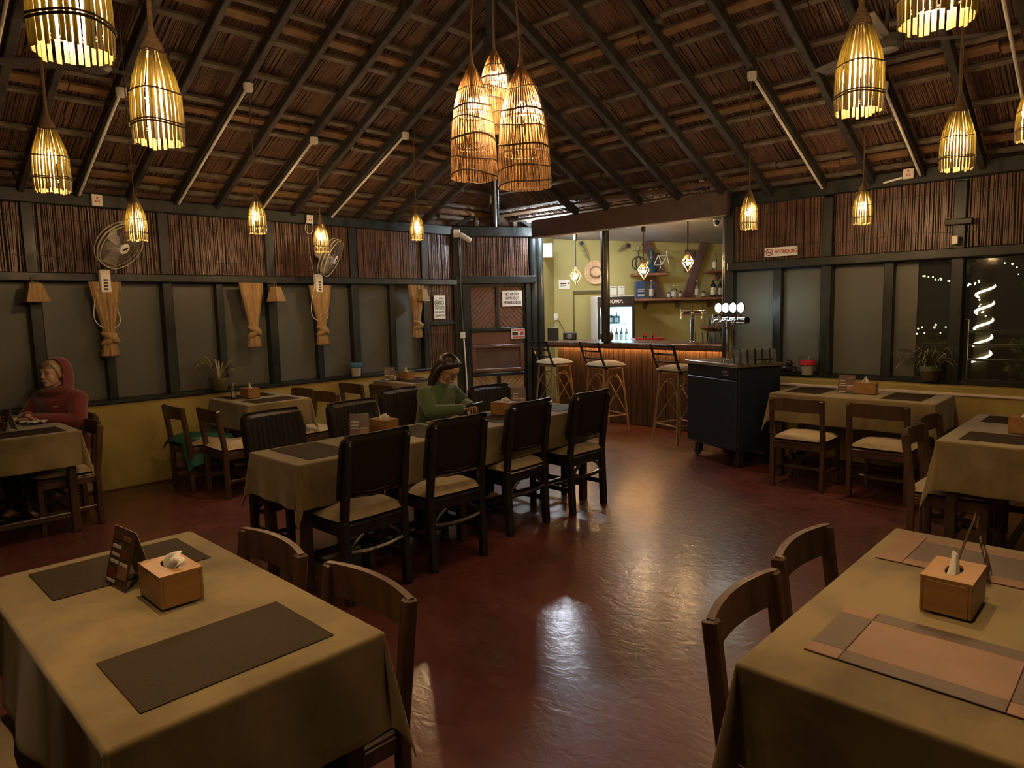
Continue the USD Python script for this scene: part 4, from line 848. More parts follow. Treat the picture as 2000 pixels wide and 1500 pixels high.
cr_ = thing('bottle_crate', 'red plastic bottle crate behind the bar', 'crate', (8.08, 5.20, .80), -.73)
for s in (-1, 1): obj('long_side', rbox((0, s * .14, .15), (.40, .012, .30), .004), 'crate_red', cr_); obj('short_side', rbox((s * .194, 0, .15), (.012, .27, .30), .004), 'crate_red', cr_)
obj('crate_floor', box((0, 0, .006), (.38, .27, .012)), 'crate_red', cr_)
bc = thing('back_cabinet', 'low dark cabinet behind the bar carrying the red crate', 'cabinet', (8.26, 5.27, 0), -.73)
obj('carcass', rbox((0, 0, .39), (.9, .42, .76), .01), 'fascia_wood', bc); obj('worktop', rbox((0, 0, .785), (.94, .46, .03), .006), 'shelf_wood', bc)
for s in (-1, 1): obj('cabinet_door', rbox((s * .22, -.215, .39), (.42, .018, .68), .004), 'shelf_back_wood', bc)

# ---------------- bottles
def bottle(loc, label, h=.27, r=.036, m='bottle_dark', lab='label_cream', group=None):
    t = thing('bottle', label, 'bottle', loc, 0, group)
    obj('glass', lathe([(.001, 0), (r * .95, 0), (r, .006), (r, h * .60), (r * .8, h * .68), (r * .36, h * .76), (r * .33, h * .95), (r * .38, h * .955), (r * .38, h), (.001, h)], 14), m, t, smooth=45)
    obj('label', lathe([(r + .001, h * .14), (r + .0015, h * .15), (r + .0015, h * .50), (r + .001, h * .51)], 14, cap=False), lab, t)
    obj('cap', lathe([(r * .42, h * .93), (r * .42, h * 1.01), (.001, h * 1.01)], 10), 'card_white' if lab != 'label_cream' else 'ink_red', t); return t
bk = lambda s, d, z: tuple((*(W0 + wdir * s + wn * d), z))
for k, (a, b) in enumerate(((.08, -.03), (-.02, .05), (-.1, -.04))): bottle((8.08 + a, 5.20 + b, .815), '%s dark bottle standing in the red crate' % ('right', 'middle', 'left')[k], h=.34, group='bottles in the red crate')
# fridge
fr0 = W0 + wdir * .85 + wn * .30; FZ = lambda m: frame(m, (*fr0, 0), (*wdir, 0), (*(-wn), 0), (0, 0, 1.))    # x along the wall, y into the wall
fg = thing('drinks_fridge', 'tall white drinks fridge with a black header and a glowing glass door', 'fridge')
for s in (-1, 1): obj('side_wall', FZ(rbox((s * .262, 0, .86), (.024, .50, 1.66), .006)), 'white_enamel', fg)
obj('back_wall', FZ(box((0, .24, .86), (.50, .02, 1.6))), 'white_enamel', fg); obj('plinth', FZ(rbox((0, -.01, .07), (.52, .48, .12), .004)), 'dark_plastic', fg); obj('roof', FZ(box((0, 0, 1.68), (.52, .50, .02))), 'white_enamel', fg)
obj('header', FZ(rbox((0, -.24, 1.605), (.545, .05, .15), .006)), 'dark_plastic', fg)
tm = text('ROW', .05); obj('header_lettering', FZ(frame(tm, (-.03, -.267, 1.585), (1, 0, 0), (0, 0, 1), (0, -1, 0))), 'white_enamel', fg, label='white header lettering')
obj('header_letter', FZ(cat([beam((.048, -.267, 1.585), (.074, -.267, 1.635), .009, .003, (0, 1, 0), 0), beam((.100, -.267, 1.585), (.074, -.267, 1.635), .009, .003, (0, 1, 0), 0)])), 'white_enamel', fg)
for s in (-1, 1): obj('door_stile', FZ(rbox((s * .252, -.265, .83), (.04, .03, 1.40), .004)), 'dark_plastic', fg)
obj('door_pane', FZ(box((0, -.262, .83), (.47, .004, 1.38))), 'fridge_pane', fg)
obj('light_tube', FZ(cyl((.215, -.20, .18), (.215, -.20, 1.50), .012)), 'fridge_glow', fg); obj('light_tube', FZ(cyl((-.215, -.20, .18), (-.215, -.20, 1.50), .012)), 'fridge_glow', fg)
obj('light_panel', FZ(box((0, .215, .84), (.46, .01, 1.32))), 'fridge_glow', fg, label='glowing white back panel')
for k, z in enumerate((.35, .70, 1.02, 1.28)):
    obj('wire_shelf', FZ(cat([box((0, y_, z), (.46, .006, .006)) for y_ in np.linspace(-.2, .18, 9)] + [box((x_, -.01, z - .005), (.006, .38, .006)) for x_ in (-.2, 0, .2)])), 'chrome', fg)
for k, z in enumerate((1.026, 1.286)):
    for i in range(6):
        if k == 1 and i in (0, 1, 4, 5): continue
        q = np.array(fr0) + wdir * (-.19 + i * .075) + wn * (.11 + .02 * (i % 2)); h_ = .17 if k else .2
        bottle((*q, z), 'chilled bottle in the lit fridge, %s on the %s shelf' % (('leftmost', 'second', 'third', 'fourth', 'fifth', 'rightmost')[i], ('lower', 'top')[k]), h=h_, r=.026, m=('bottle_dark', 'bottle_blue', 'bottle_amber')[(i + k) % 3], lab='card_white', group='bottles in the fridge')
pk = thing('can_pack', 'dark blue pack of cans in the lit fridge', 'can pack', (*(np.array(fr0) + wdir * .02 + wn * .05), 1.286), -.73)
for i in range(3): obj('can', xf(lathe([(.001, 0), (.028, .0), (.031, .006), (.031, .11), (.026, .118), (.001, .118)], 12), ((i - 1) * .064, 0, 0)), 'bottle_blue', pk)
obj('pack_handle', rbox((0, 0, .122), (.19, .03, .006), .002), 'dark_plastic', pk)
# shelves on the back wall
for nm, s0, s1, z, d, lb in (('wall_shelf', 1.20, 3.0, 1.625, .26, 'long lower wooden wall shelf full of bottles behind the bar'), ('wall_shelf', 1.20, 1.72, 2.005, .24, 'short upper wooden shelf with the metal sculptures'), ('wall_shelf', 2.33, 2.75, 2.03, .24, 'short upper wooden shelf at the right with one bottle'), ('wall_shelf', 2.30, 2.75, 1.19, .26, 'small low wooden shelf behind the bar, right of the tap tower')):
    t = thing(nm, lb, 'shelf'); obj('board', FB(rbox(((s0 + s1) / 2, d / 2, z), (s1 - s0, d, .04), .006)), 'shelf_wood', t)
    for s_ in np.arange(s0 + .22, s1, .5): obj('bracket', FB(cat([box((s_, .02, z - .07), (.03, .03, .12)), beam((s_, .03, z - .12), (s_, d * .8, z - .025), .02, .02, (1, 0, 0), 0)])), 'shelf_back_wood', t)
t = thing('shelf_frame', 'dark slanting wooden boards forming a V behind the bar shelves', 'shelf frame')
for a, b, w_ in (((1.42, 2.50), (1.66, 2.03), .12), ((1.52, 2.0), (1.66, 1.64), .12), ((2.34, 2.46), (2.06, 1.66), .12)): obj('slanting_board', FB(beam((a[0], .05, a[1]), (b[0], .05, b[1]), w_, .03, (0, 1, 0), .004)), 'shelf_back_wood', t)
t = thing('bar_poster', 'dark upright framed panel with a pale disc between the bar shelves', 'picture'); obj('panel', FB(rbox((2.12, .03, 2.20), (.16, .02, .34), .004)), 'shelf_back_wood', t)
obj('disc', FB(frame(lathe([(.001, 0), (.035, 0), (.035, .004), (.001, .005)], 18), (2.14, .042, 2.19), (1, 0, 0), (0, 0, 1), (0, 1, 0))), 'sign_white', t)
for s_, z, h_, r_, m_, lb in ((2.47, 2.05, .24, .034, 'clear_glass', 'clear bottle with a cream label alone on the right upper shelf'), (2.45, 1.645, .28, .042, 'bottle_dark', 'dark whisky bottle with a big cream label at the right end of the long shelf'), (2.56, 1.645, .27, .038, 'bottle_dark', 'rightmost dark bottle with a white label on the long shelf'),
                             (2.20, 1.645, .26, .034, 'clear_glass', 'slim clear bottle in front of the slanting board'), (1.84, 1.645, .19, .046, 'clear_glass', 'squat clear bottle in the middle of the long shelf'), (1.76, 1.645, .12, .03, 'clear_glass', 'small clear bottle left of the squat one'),
                             (1.94, 1.645, .13, .03, 'bottle_amber', 'small amber bottle right of the squat clear one'), (1.49, 1.645, .28, .034, 'bottle_blue', 'tall blue-grey bottle beside the blue boxed one'), (2.30, 1.645, .12, .032, 'bottle_amber', 'low amber bottle between the slim clear bottle and the whisky')):
    bottle(bk(s_, .15, z), lb, h_, r_, m_, 'label_cream' if 'cream' in lb else 'card_white')
t = thing('boxed_bottle', 'dark blue boxed liquor with pale bands at the left end of the long shelf', 'box', bk(1.32, .14, 1.645), -.726); obj('carton', rbox((0, 0, .13), (.15, .10, .26), .006), 'bottle_blue', t)
for z in (.05, .11, .14): obj('band', rbox((0, -.0505, z), (.10, .004, .018 if z > .06 else .035), .001), 'card_white', t)
for k in range(4): glass(bk(2.36 + k * .075, .14, 1.21), 0, '%s clear glass from the left on the small low shelf' % ('first', 'second', 'third', 'fourth')[k], 'glasses on the low shelf')
# metal sculptures on the upper shelf
t = thing('wheel_sculpture', 'black metal hoop sculpture with a cork lamp on the upper shelf', 'sculpture', bk(1.30, .13, 2.025), -.726)
for ry_ in (0, .9): obj('hoop', xf(tube(np.stack([.10 * np.cos(an), 0 * an, .15 + .10 * np.sin(an)], 1), .009, 7, closed=True), (0, 0, 0), ry_), 'dark_plastic', t)
obj('stem', cat([cyl((0, 0, 0), (0, 0, .05), .012), cyl((0, 0, .25), (0, 0, .33), .010), box((0, 0, .335), (.16, .05, .008))]), 'dark_plastic', t); obj('cork', lathe([(.001, .34), (.022, .34), (.026, .40), (.001, .40)], 12), 'cushion_cloth', t)
t = thing('bicycle_model', 'small wire bicycle model on the upper shelf', 'model bicycle', bk(1.62, .15, 2.025), -.726)
for x_, r_ in ((-.09, .105), (.14, .115)): obj('wheel', tube(np.stack([x_ + r_ * np.cos(an), 0 * an, .118 + r_ * np.sin(an)], 1), .004, 6, closed=True), 'chrome', t)
obj('frame_tubes', cat([cyl((-.09, 0, .118), (-.02, 0, .27), .006), cyl((-.02, 0, .27), (.03, 0, .118), .006), cyl((.03, 0, .118), (-.09, 0, .118), .005), cyl((-.02, 0, .25), (.11, 0, .26), .006), cyl((.03, 0, .118), (.11, 0, .26), .006), cyl((.10, 0, .33), (.14, 0, .118), .006)]), 'sign_white', t)
obj('saddle', ball((-.03, 0, .285), (.035, .015, .01), 1), 'dark_plastic', t); obj('handlebar', cyl((.10, -.05, .335), (.10, .05, .335), .005), 'dark_plastic', t)
t = obj('blue_figurine', xf(lathe([(.001, 0), (.075, 0), (.09, .05), (.05, .10), (.02, .16), (.016, .26), (.03, .30), (.012, .36), (.001, .38)], 18), bk(1.50, .12, 2.025)), 'blue_sculpture', None, smooth=50); tag(t, 'dark blue hookah-like vase between the hoop sculpture and the bicycle', 'vase')
# on the yellow wall
t = thing('straw_hat', 'pink-tan woven straw hat hung on the yellow bar wall', 'hat'); G = []
for r_, h_ in ((.001, .10), (.03, .102), (.06, .098), (.075, .07), (.082, .02), (.10, .012), (.14, .02), (.19, .035)): G.append((r_, h_))
HM = lambda m: FB(frame(m, (.66, .02, 2.06), (1, 0, 0), (0, 0, 1), (0, 1, 0)))
obj('crown', HM(lathe(G[:5] + [(.078, .01), (.070, .06), (.001, .09)], 26)), 'straw', t, smooth=40); obj('brim', HM(lathe([(.08, .008), (.14, .014), (.175, .03), (.18, .034), (.175, .026), (.14, .008), (.08, .002)], 30, cap=False)), 'straw', t, smooth=60)
obj('hat_band', HM(tube(np.stack([.083 * np.cos(an), .083 * np.sin(an), .028 + 0 * an], 1), .006, 6, closed=True)), 'basket_ring', t)
for k, (s_, z, ang_, lb) in enumerate(((.58, 2.22, 2.0, 'peacock feather stuck behind the straw hat'), (1.00, 2.36, .5, 'dark feather tuft high on the yellow wall right of the hat'))):
    t = thing('feather', lb, 'feather'); L_ = .32 if k == 0 else .20; d_ = np.array([math.cos(ang_), 0, math.sin(ang_)]); o_ = np.array([s_, .02, z]); sd = np.array([-d_[2], 0, d_[0]])
    obj('quill', FB(tube([o_, o_ + d_ * L_ * .5 + (0, .02, 0), o_ + d_ * L_], .003, 5)), 'feather', t)
    obj('barbs', FB(cat([tube([o_ + d_ * L_ * q, o_ + d_ * L_ * (q + .06) + sd * sg * .03 * (1 + q)], .002, 4) for q in np.linspace(.15, .95, 12) for sg in (-1, 1)])), 'feather', t)
    obj('eye_spot', FB(ball(o_ + d_ * L_ * .95, (.03, .006, .035), 1)), 'ink_black', t)
def wallcard(s0, s1, z0, z1, lb, marks=()):
    t = thing('wall_notice', lb, 'notice'); obj('sheet', FB(rbox(((s0 + s1) / 2, .006, (z0 + z1) / 2), (s1 - s0, .006, z1 - z0), .001)), 'sign_white', t)
    for a, b, c, d, m in marks: obj('print_block', FB(box((s0 + (s1 - s0) * a, .0105, z0 + (z1 - z0) * b), ((s1 - s0) * c, .002, (z1 - z0) * d))), m, t)
wallcard(.10, .27, 1.82, 1.955, 'white notice on the yellow wall left of the hat', ((.4, .6, .5, .14, 'ink_black'), (.4, .35, .55, .05, 'ink_black'), (.85, .62, .12, .2, 'ink_red')))
for k, (s0, z0, z1) in enumerate(((.75, 1.70, 1.845), (.89, 1.70, 1.845), (1.015, 1.70, 1.845))): wallcard(s0, s0 + .10, z0, z1, ('left', 'middle', 'right')[k] + ' white card of the three in a row above the fridge', ((.5, .88, .7, .06, 'ink_black'), (.5, .1, .6, .05, 'ink_black')))
t = obj('wall_conduit', FB(cat([box((.54, .012, 1.765), (.44, .024, .045)), box((.325, .008, 1.35), (.018, .016, .85))])), 'pot_olive'); tag(t, 'olive painted cable trunking on the yellow bar wall', 'conduit')
t = thing('wall_socket', 'white wall socket with a hanging cable in the left corner behind the bar', 'socket'); obj('plate', FB(rbox((.05, .012, 1.40), (.06, .024, .10), .004)), 'white_plastic', t); obj('plug_cable', FB(tube(bez((.06, .03, 1.38), (.10, .05, 1.32), (.16, .05, 1.22), (.20, .06, 1.10), 9), .004, 5)), 'dark_plastic', t)
t = thing('meter_box', 'cream paper-covered box high in the left corner of the bar opening', 'box', (7.50, 6.47, 2.27), .5); obj('case', rbox((0, 0, .08), (.10, .14, .20), .008), 'aged_plastic', t); obj('knob', ball((-.055, 0, .15), .008, 1), 'dark_plastic', t)

# diamond-shaped wire pendants over the bar
def make_diamond(loc, rz, label, group):
    t = thing('diamond_pendant', label, 'lamp', loc, rz, group); R_, H_ = .085, .12; sq = [np.array([R_ * math.cos(a), R_ * math.sin(a), 0]) for a in (PI / 4, 3 * PI / 4, 5 * PI / 4, 7 * PI / 4)]
    for i in range(4):
        obj('frame_bar', cyl(sq[i], sq[(i + 1) % 4], .0055, 6), 'copper_wire', t); obj('frame_bar', cyl(sq[i], (0, 0, H_), .0055, 6), 'copper_wire', t); obj('frame_bar', cyl(sq[i], (0, 0, -H_), .0055, 6), 'copper_wire', t)
    obj('cord', cat([cyl((0, 0, H_), (0, 0, .50), .0075, 7), cyl((0, 0, .46), (0, 0, .62), .026, 12)]), 'lamp_ring', t)
    obj('bulb', ball((0, 0, -.01), (.024, .024, .032), 1), 'diamond_bulb', t); obj('socket', lathe([(.015, .025), (.018, .03), (.018, .08), (.006, .12)], 10), 'copper_wire', t)
    return t
dia = Maker(make_diamond)
for (x_, y_, z_, ztop, lb) in ((7.22, 5.75, 1.955, 2.55, 'left diamond-shaped wire pendant over the bar, in front of the white notice'), (7.22, 4.70, 1.975, 2.58, 'middle diamond-shaped wire pendant over the bar'), (7.22, 4.10, 2.035, 2.62, 'right diamond-shaped wire pendant over the bar')):
    dia((x_, y_, z_), .35, lb)
t = thing('tube_lamp', 'short cool white tube lamp fixed behind the fascia beam of the bar', 'lamp')
obj('tube', cyl((6.96, 5.72, 2.535), (6.96, 6.18, 2.53), .013, 10), 'tube_glow', t); obj('batten', beam((6.99, 5.68, 2.56), (6.99, 6.22, 2.555), .03, .03), 'white_plastic', t)
# ================================================================== THINGS ON THE WALLS AND ROOF
def aim(n, up=(0, 0, 1)):
    """axes of a disc whose front looks along n"""
    n = np.array(n, float); n /= np.linalg.norm(n); x = np.cross(np.array(up, float), n); x /= np.linalg.norm(x); return x, np.cross(n, x), n
def wall_fan(c, n, wallpt, label, seed):
    t = thing('wall_fan', label, 'fan'); ex, ey, ez = aim(n); F_ = lambda m: frame(m, c, ex, ey, ez); R_ = .205; an = np.linspace(0, 2 * PI, 41)[:-1]
    for z in (.035, -.035, 0): obj('cage_ring', F_(tube(np.stack([R_ * np.cos(an), R_ * np.sin(an), z + 0 * an], 1), .005 if z else .007, 6, closed=True)), 'aged_plastic', t)
    def wires(sg):
        out = []
        for a in np.arange(72) * 2 * PI / 72:
            q = np.array([(.05, .062), (.12, .055), (.18, .035), (R_, .0)]); out.append(tube(np.stack([q[:, 0] * math.cos(a), q[:, 0] * math.sin(a), sg * q[:, 1]], 1), .0018, 3))
        for r_ in (.09, .135): out.append(tube(np.stack([r_ * np.cos(an), r_ * np.sin(an), sg * np.interp(r_, [.05, .12, .18], [.062, .055, .035]) + 0 * an], 1), .0014, 3, closed=True))
        return cat(out)
    obj('front_grille', F_(wires(1)), 'fan_metal', t, kind='stuff'); obj('rear_grille', F_(wires(-1)), 'fan_metal', t, kind='stuff')
    obj('badge', F_(lathe([(.001, .068), (.042, .066), (.050, .060), (.050, .056), (.001, .056)], 22)), 'white_plastic', t, smooth=30); obj('badge_mark', F_(cat([beam((-.02, -.012, .069), (.022, .018, .069), .010, .003, (0, 0, 1), 0), beam((-.012, .010, .069), (.02, -.004, .069), .008, .003, (0, 0, 1), 0)])), 'dark_plastic', t)
    for k in range(3):
        a0 = k * 2 * PI / 3; G = np.array([[(r_ * math.cos(a0 + w_ * (.9 - r_ * 1.2)), r_ * math.sin(a0 + w_ * (.9 - r_ * 1.2)), .022 * (w_ - .5) * 1.4) for w_ in np.linspace(0, 1, 6)] for r_ in np.linspace(.03, .185, 7)]); obj('blade', F_(slab(G, .003)), 'aged_plastic', t, smooth=True)
    obj('motor', F_(lathe([(.001, -.17), (.045, -.165), (.062, -.14), (.066, -.07), (.05, -.05), (.02, -.02), (.012, .04), (.001, .045)], 20)), 'aged_plastic', t, smooth=40)
    w_ = np.array(wallpt, float); m_ = np.array(c) - .11 * ez
    obj('arm', tube(bez(w_ + (0, -.03, .06), w_ + (0, -.10, .16), m_ - (0, 0, .14), m_, 8), .018, 8), 'grey_plastic', t, smooth=60)
    obj('control_box', rbox(w_ + (0, -.045, -.03), (.085, .06, .20), .008), 'white_plastic', t)
    for k in range(4): obj('speed_button', rbox(w_ + (.0, -.078, -.10 + .026 * k), (.03, .008, .016), .002), 'dark_plastic', t)
    obj('pull_cord', tube(bez(w_ + (-.04, -.05, -.02), w_ + (-.12, -.06, -.30), w_ + (-.16, -.06, -.40), w_ + (.0, -.06, -.45), 14).tolist() + bez(w_ + (.0, -.06, -.45), w_ + (.2, -.06, -.42), w_ + (.02, -.06, -.2), w_ + (.02, -.05, -.12), 14)[1:].tolist(), .0035, 5), 'white_plastic', t)
    obj('supply_wire', tube([w_ + (-.02, .0, .06), w_ + (-.06, .0, .3), w_ + (-.07, .0, .6)], .003, 5), 'aged_plastic', t)
    return t
wall_fan((1.97, 6.50, 2.16), (.40, -.75, -.55), (1.90, 6.78, 1.90), 'round wall fan facing the room, with a looped white cord below', 1)
wall_fan((3.99, 6.48, 2.13), (.60, -.66, -.45), (3.98, 6.78, 1.90), 'wall fan turned sideways so that its cage is seen edge-on', 2)
def ceiling_fan(c, ztop, rz, label):
    t = thing('ceiling_fan', label, 'fan', c, rz); R_ = .55
    obj('motor', lathe([(.001, -.05), (.07, -.045), (.095, -.02), (.095, .03), (.07, .055), (.02, .06), (.001, .06)], 22), 'grey_plastic', t, smooth=40); obj('downrod', cyl((0, 0, .05), (0, 0, ztop - c[2]), .012), 'grey_plastic', t)
    for k in range(3):
        a = k * 2 * PI / 3; v, f = rbox((R_ * .58, 0, 0), (R_ * .84, .115, .008), .003); v = np.array(v); v[:, 2] += v[:, 1] * .18; v[:, 1] *= .75 + .35 * v[:, 0] / R_; obj('blade', xf((v, f), (0, 0, 0), a), 'grey_plastic', t)
        obj('blade_iron', xf(rbox((.13, 0, 0), (.12, .03, .01), .003), (0, 0, 0), a), 'grey_plastic', t)
roofz = lambda x_, y_, off=0: RZ + off + SL * (WALL - max(x_, y_))
ceiling_fan((1.42, 4.86, 3.10), roofz(1.42, 4.86, .12), .35, 'ceiling fan under the left roof slope, behind the near pendant lamps')
ceiling_fan((4.82, 1.38, 3.12), roofz(4.82, 1.38, .12), 1.1, 'ceiling fan under the right roof slope, behind the near pendant lamp')

# tied burlap curtains
def make_curtain(loc, rz, label, group):
    t = thing('curtain', label, 'curtain', loc, rz, group); n = 40; an = np.linspace(0, 2 * PI, n + 1)[:-1]
    def loft(zs, ws, ds, amp, ph):
        V = []
        for z, w_, d_, a_ in zip(zs, ws, ds, amp):
            x_ = w_ * np.cos(an); y_ = d_ * np.sin(an); pl = a_ * np.sin(9 * x_ / max(w_, .01) * 1.6 + ph); V.append(np.stack([x_, y_ - np.abs(pl) * (np.sin(an) < 0), z + 0 * an], 1))
        return _ringmesh(np.array(V[::-1]))
    obj('upper_cloth', loft([0, -.10, -.22, -.34, -.43, -.47], [.13, .115, .092, .066, .048, .042], [.012, .016, .022, .028, .034, .034], [.011, .018, .020, .017, .010, .004], 0), 'burlap', t, smooth=50)
    obj('knot', cat([tube([(-.05, .0, -.445), (-.02, -.04, -.47), (.03, -.042, -.50), (.055, -.01, -.52), (.04, .03, -.51)], [.02, .034, .036, .03, .02], 10), tube([(.05, .01, -.46), (.02, -.035, -.49), (-.035, -.035, -.525), (-.055, .0, -.54)], [.022, .034, .034, .02], 10), ball((0, 0, -.49), (.048, .04, .06), 2)]), 'burlap', t, smooth=50)
    obj('lower_cloth', loft([-.50, -.54, -.58, -.62, -.645], [.044, .056, .064, .072, .076], [.032, .036, .036, .034, .030], [.004, .010, .016, .018, .018], 1.2), 'burlap', t, smooth=50)
    obj('hem', loft([-.640, -.655], [.077, .075], [.031, .030], [.012, .012], 1.2), 'basket_ring', t)
    return t
cur = Maker(make_curtain)
for x_, z_, rz, lb in ((1.90, 1.865, 0, 'knotted burlap curtain under the round wall fan, leftmost'), (3.22, 1.87, .05, 'knotted burlap curtain left of the small hanging basket, on the middle of the window wall'), (4.00, 1.85, -.06, 'knotted burlap curtain under the sideways wall fan'), (5.32, 1.865, .05, 'knotted burlap curtain nearest the corner door')): cur((x_, 6.745, z_), rz, lb)
# small hanging basket shades
def make_basket(loc, rz, label, group):
    t = thing('hanging_basket', label, 'basket shade', loc, rz, group); a, b, h = .043, .082, .145; top = np.array([(-a, -a * .7, 0), (a, -a * .7, 0), (a, a * .7, 0), (-a, a * .7, 0)]); bot = np.array([(-b, -b * .7, -h), (b, -b * .7, -h), (b, b * .7, -h), (-b, b * .7, -h)])
    for i in range(4):
        j = (i + 1) % 4; G = np.array([[top[i] * (1 - v) * (1 - u) + top[j] * (1 - v) * u + bot[i] * v * (1 - u) + bot[j] * v * u for u in np.linspace(0, 1, 7)] for v in np.linspace(0, 1, 7)]); obj('woven_panel', slab(G, .006), 'burlap', t)
        obj('edge_rib', cyl(top[i], bot[i], .004, 6), 'rattan', t); obj('rim', cyl(bot[i], bot[j], .005, 6), 'rattan', t)
    obj('lid', box((0, 0, .002), (2 * a, 1.4 * a, .006)), 'burlap', t); obj('hanger', cat([tube(bez((-.02, 0, 0), (-.02, 0, .06), (.02, 0, .06), (.02, 0, 0), 9), .003, 5), cyl((0, -.01, .045), (0, .09, .05), .004, 6)]), 'jute_rope', t); return t
bsk = Maker(make_basket)
for x_, y_, z_, rz, lb in ((1.38, 6.71, 1.842, .1, 'small woven basket shade hanging from the window rail at the far left'), (3.47, 6.71, 1.825, .55, 'small woven basket shade hanging between the two middle curtains'), (5.41, 6.73, 1.81, .3, 'small woven basket shade hanging beside the curtain nearest the door')): bsk((x_, y_, z_), rz, lb)

# conduits and junction boxes along the rafters
def conduit(k, tc, d0, d1, label):
    mp = roofside(k); z_ = lambda d: RZ - .014 + SL * d; t = thing('roof_conduit', label, 'conduit')
    p, q = mp(tc, d0, z_(d0)), mp(tc, d1, z_(d1)); obj('pipe', cyl(p, q, .011, 8), 'white_plastic', t); obj('junction_box', xf(lathe([(.001, -.04), (.030, -.038), (.036, -.02), (.036, .02), (.001, .022)], 16), q), 'white_plastic', t, smooth=40)
for x_, d1, lb in ((1.77, 1.33, 'white conduit with a round box on the rafter left of the near pendant lamp'), (2.58, 1.62, 'white conduit with a round box on a left rafter, second from the left'), (3.38, 1.19, 'white conduit with a round box on the rafter above the sideways wall fan'), (4.20, 1.46, 'white conduit with a round box on the left rafter nearest the baskets'), (1.03, 2.0, 'white conduit on the rafter in the top left corner')): conduit(0, x_ - MID, .10, d1, lb)
for y_, d1, lb in ((2.44, 1.60, 'white conduit with a round box on the rafter above the no smoking sign'), (1.63, 1.20, 'white conduit running down behind the near right pendant lamp'), (.85, 1.75, 'white conduit in the top right corner')): conduit(3, MID - y_, .10, d1, lb)
t = obj('hip_conduit', tube([(6.52, 6.52, 2.625), (6.50, 6.50, RZ - .06 + SL * .33), (5.6, 5.6, RZ - .05 + SL * 1.25)], .012, 8), 'white_plastic'); tag(t, 'white conduit on the corner rafter below the fish-trap baskets', 'conduit')
def plate(name, lb, fr, s_, d, z, w_, h_, mark=True):
    t = thing(name, lb, 'socket'); obj('plate', fr(rbox((s_, d, z), (w_, .03, h_), .004)), 'white_plastic', t)
    if mark: obj('socket_face', fr(cat([box((s_ - .012, d + .017, z - .01), (.01, .006, .02)), box((s_ + .012, d + .017, z - .01), (.01, .006, .02)), box((s_, d + .017, z + .02), (.012, .006, .014))])), 'ink_red', t)
plate('wall_socket', 'white socket on the beam above the round wall fan', FL, 1.91, .06, 2.565, .085, .10); plate('wall_socket', 'white socket on the beam above the sideways wall fan', FL, 3.95, .06, 2.555, .075, .09)
plate('wall_socket', 'white socket on the beam high on the right wall', FR, -1.73, .06, 2.625, .085, .085); plate('wall_switch', 'small white switch on the rail of the right wall', FR, -1.36, .075, 2.03, .045, .07, False)
t = obj('socket_wire', FL(tube(bez((3.92, .07, 2.55), (3.80, .08, 2.36), (4.02, .08, 2.34), (3.97, .07, 2.53), 14), .004, 5)), 'white_plastic'); tag(t, 'white looped wire below the socket over the sideways fan', 'wire')
t = obj('beam_conduit', FR(cyl((-1.93, .055, 2.575), (-1.78, .055, 2.60), .010)), 'white_plastic'); tag(t, 'short white conduit beside the high socket on the right wall', 'conduit')
t = obj('rail_bracket', FR(rbox((-1.345, .05, 2.18), (.20, .04, .05), .006)), 'dark_paint'); tag(t, 'dark wooden bracket across a post of the right wall', 'bracket')
t = thing('corner_switch', 'white switch box with a conduit on the post left of the door', 'switch'); obj('plate', FC(rbox((.075, .055, 1.21), (.07, .03, .085), .005)), 'white_plastic', t); obj('pipe', FC(tube([(.06, .05, 2.44), (.075, .05, 1.6), (.085, .05, 1.26)], .010, 7)), 'grey_plastic', t); obj('lower_pipe', FC(tube([(.09, .05, 1.17), (.11, .05, .7), (.125, .05, .05)], .010, 7)), 'white_plastic', t)
def cctv(c, n, lb):
    t = thing('security_camera', lb, 'camera'); ex, ey, ez = aim(n); F_ = lambda m: frame(m, c, ex, ey, ez)
    obj('barrel', F_(lathe([(.001, -.09), (.03, -.088), (.034, -.08), (.034, .07), (.030, .075), (.028, .068), (.001, .068)], 18)), 'white_plastic', t, smooth=40); obj('lens', F_(lathe([(.001, .069), (.024, .069), (.014, .074), (.001, .076)], 14)), 'eye_dark', t); return t
t = cctv(np.array([6.14, 6.70, 2.47]), (.62, -.55, -.50), 'white bullet camera at the top of the post left of the door'); obj('mount', FC(rbox((.035, .055, 2.53), (.09, .05, .10), .006)), 'white_plastic', t)
obj('arm', tube([(6.10, 6.76, 2.53), (6.12, 6.72, 2.52), (6.14, 6.70, 2.49)], .012, 7), 'white_plastic', t)
t = thing('security_camera', 'small round dome camera at the top right corner of the bar opening', 'camera', (7.02, 3.63, 2.42)); obj('base', lathe([(.001, .06), (.05, .06), (.05, .03), (.04, .02), (.001, .02)], 18), 'white_plastic', t); obj('eyeball', ball((0, 0, 0), .042, 2), 'white_plastic', t, smooth=True); obj('lens', ball((-.028, -.012, -.004), (.024, .026, .026), 2), 'bottle_blue', t, smooth=True)
obj('ceiling_stem', cyl((0, 0, .05), (0, 0, .22), .012), 'white_plastic', t)
t = thing('adapter', 'white power adapter with a looped wire on the fascia beam above the right post', 'adapter', (6.94, 3.61, 2.66)); obj('case', rbox((0, 0, 0), (.03, .07, .085), .006), 'white_plastic', t); obj('wire', tube(bez((0, 0, .045), (0, .02, .15), (0, -.12, .16), (-.01, -.13, .02), 12), .004, 5), 'white_plastic', t); obj('drop_wire', tube(bez((0, 0, -.04), (0, .04, -.10), (0, .05, -.16), (.02, .06, -.22), 8), .003, 5), 'white_plastic', t)

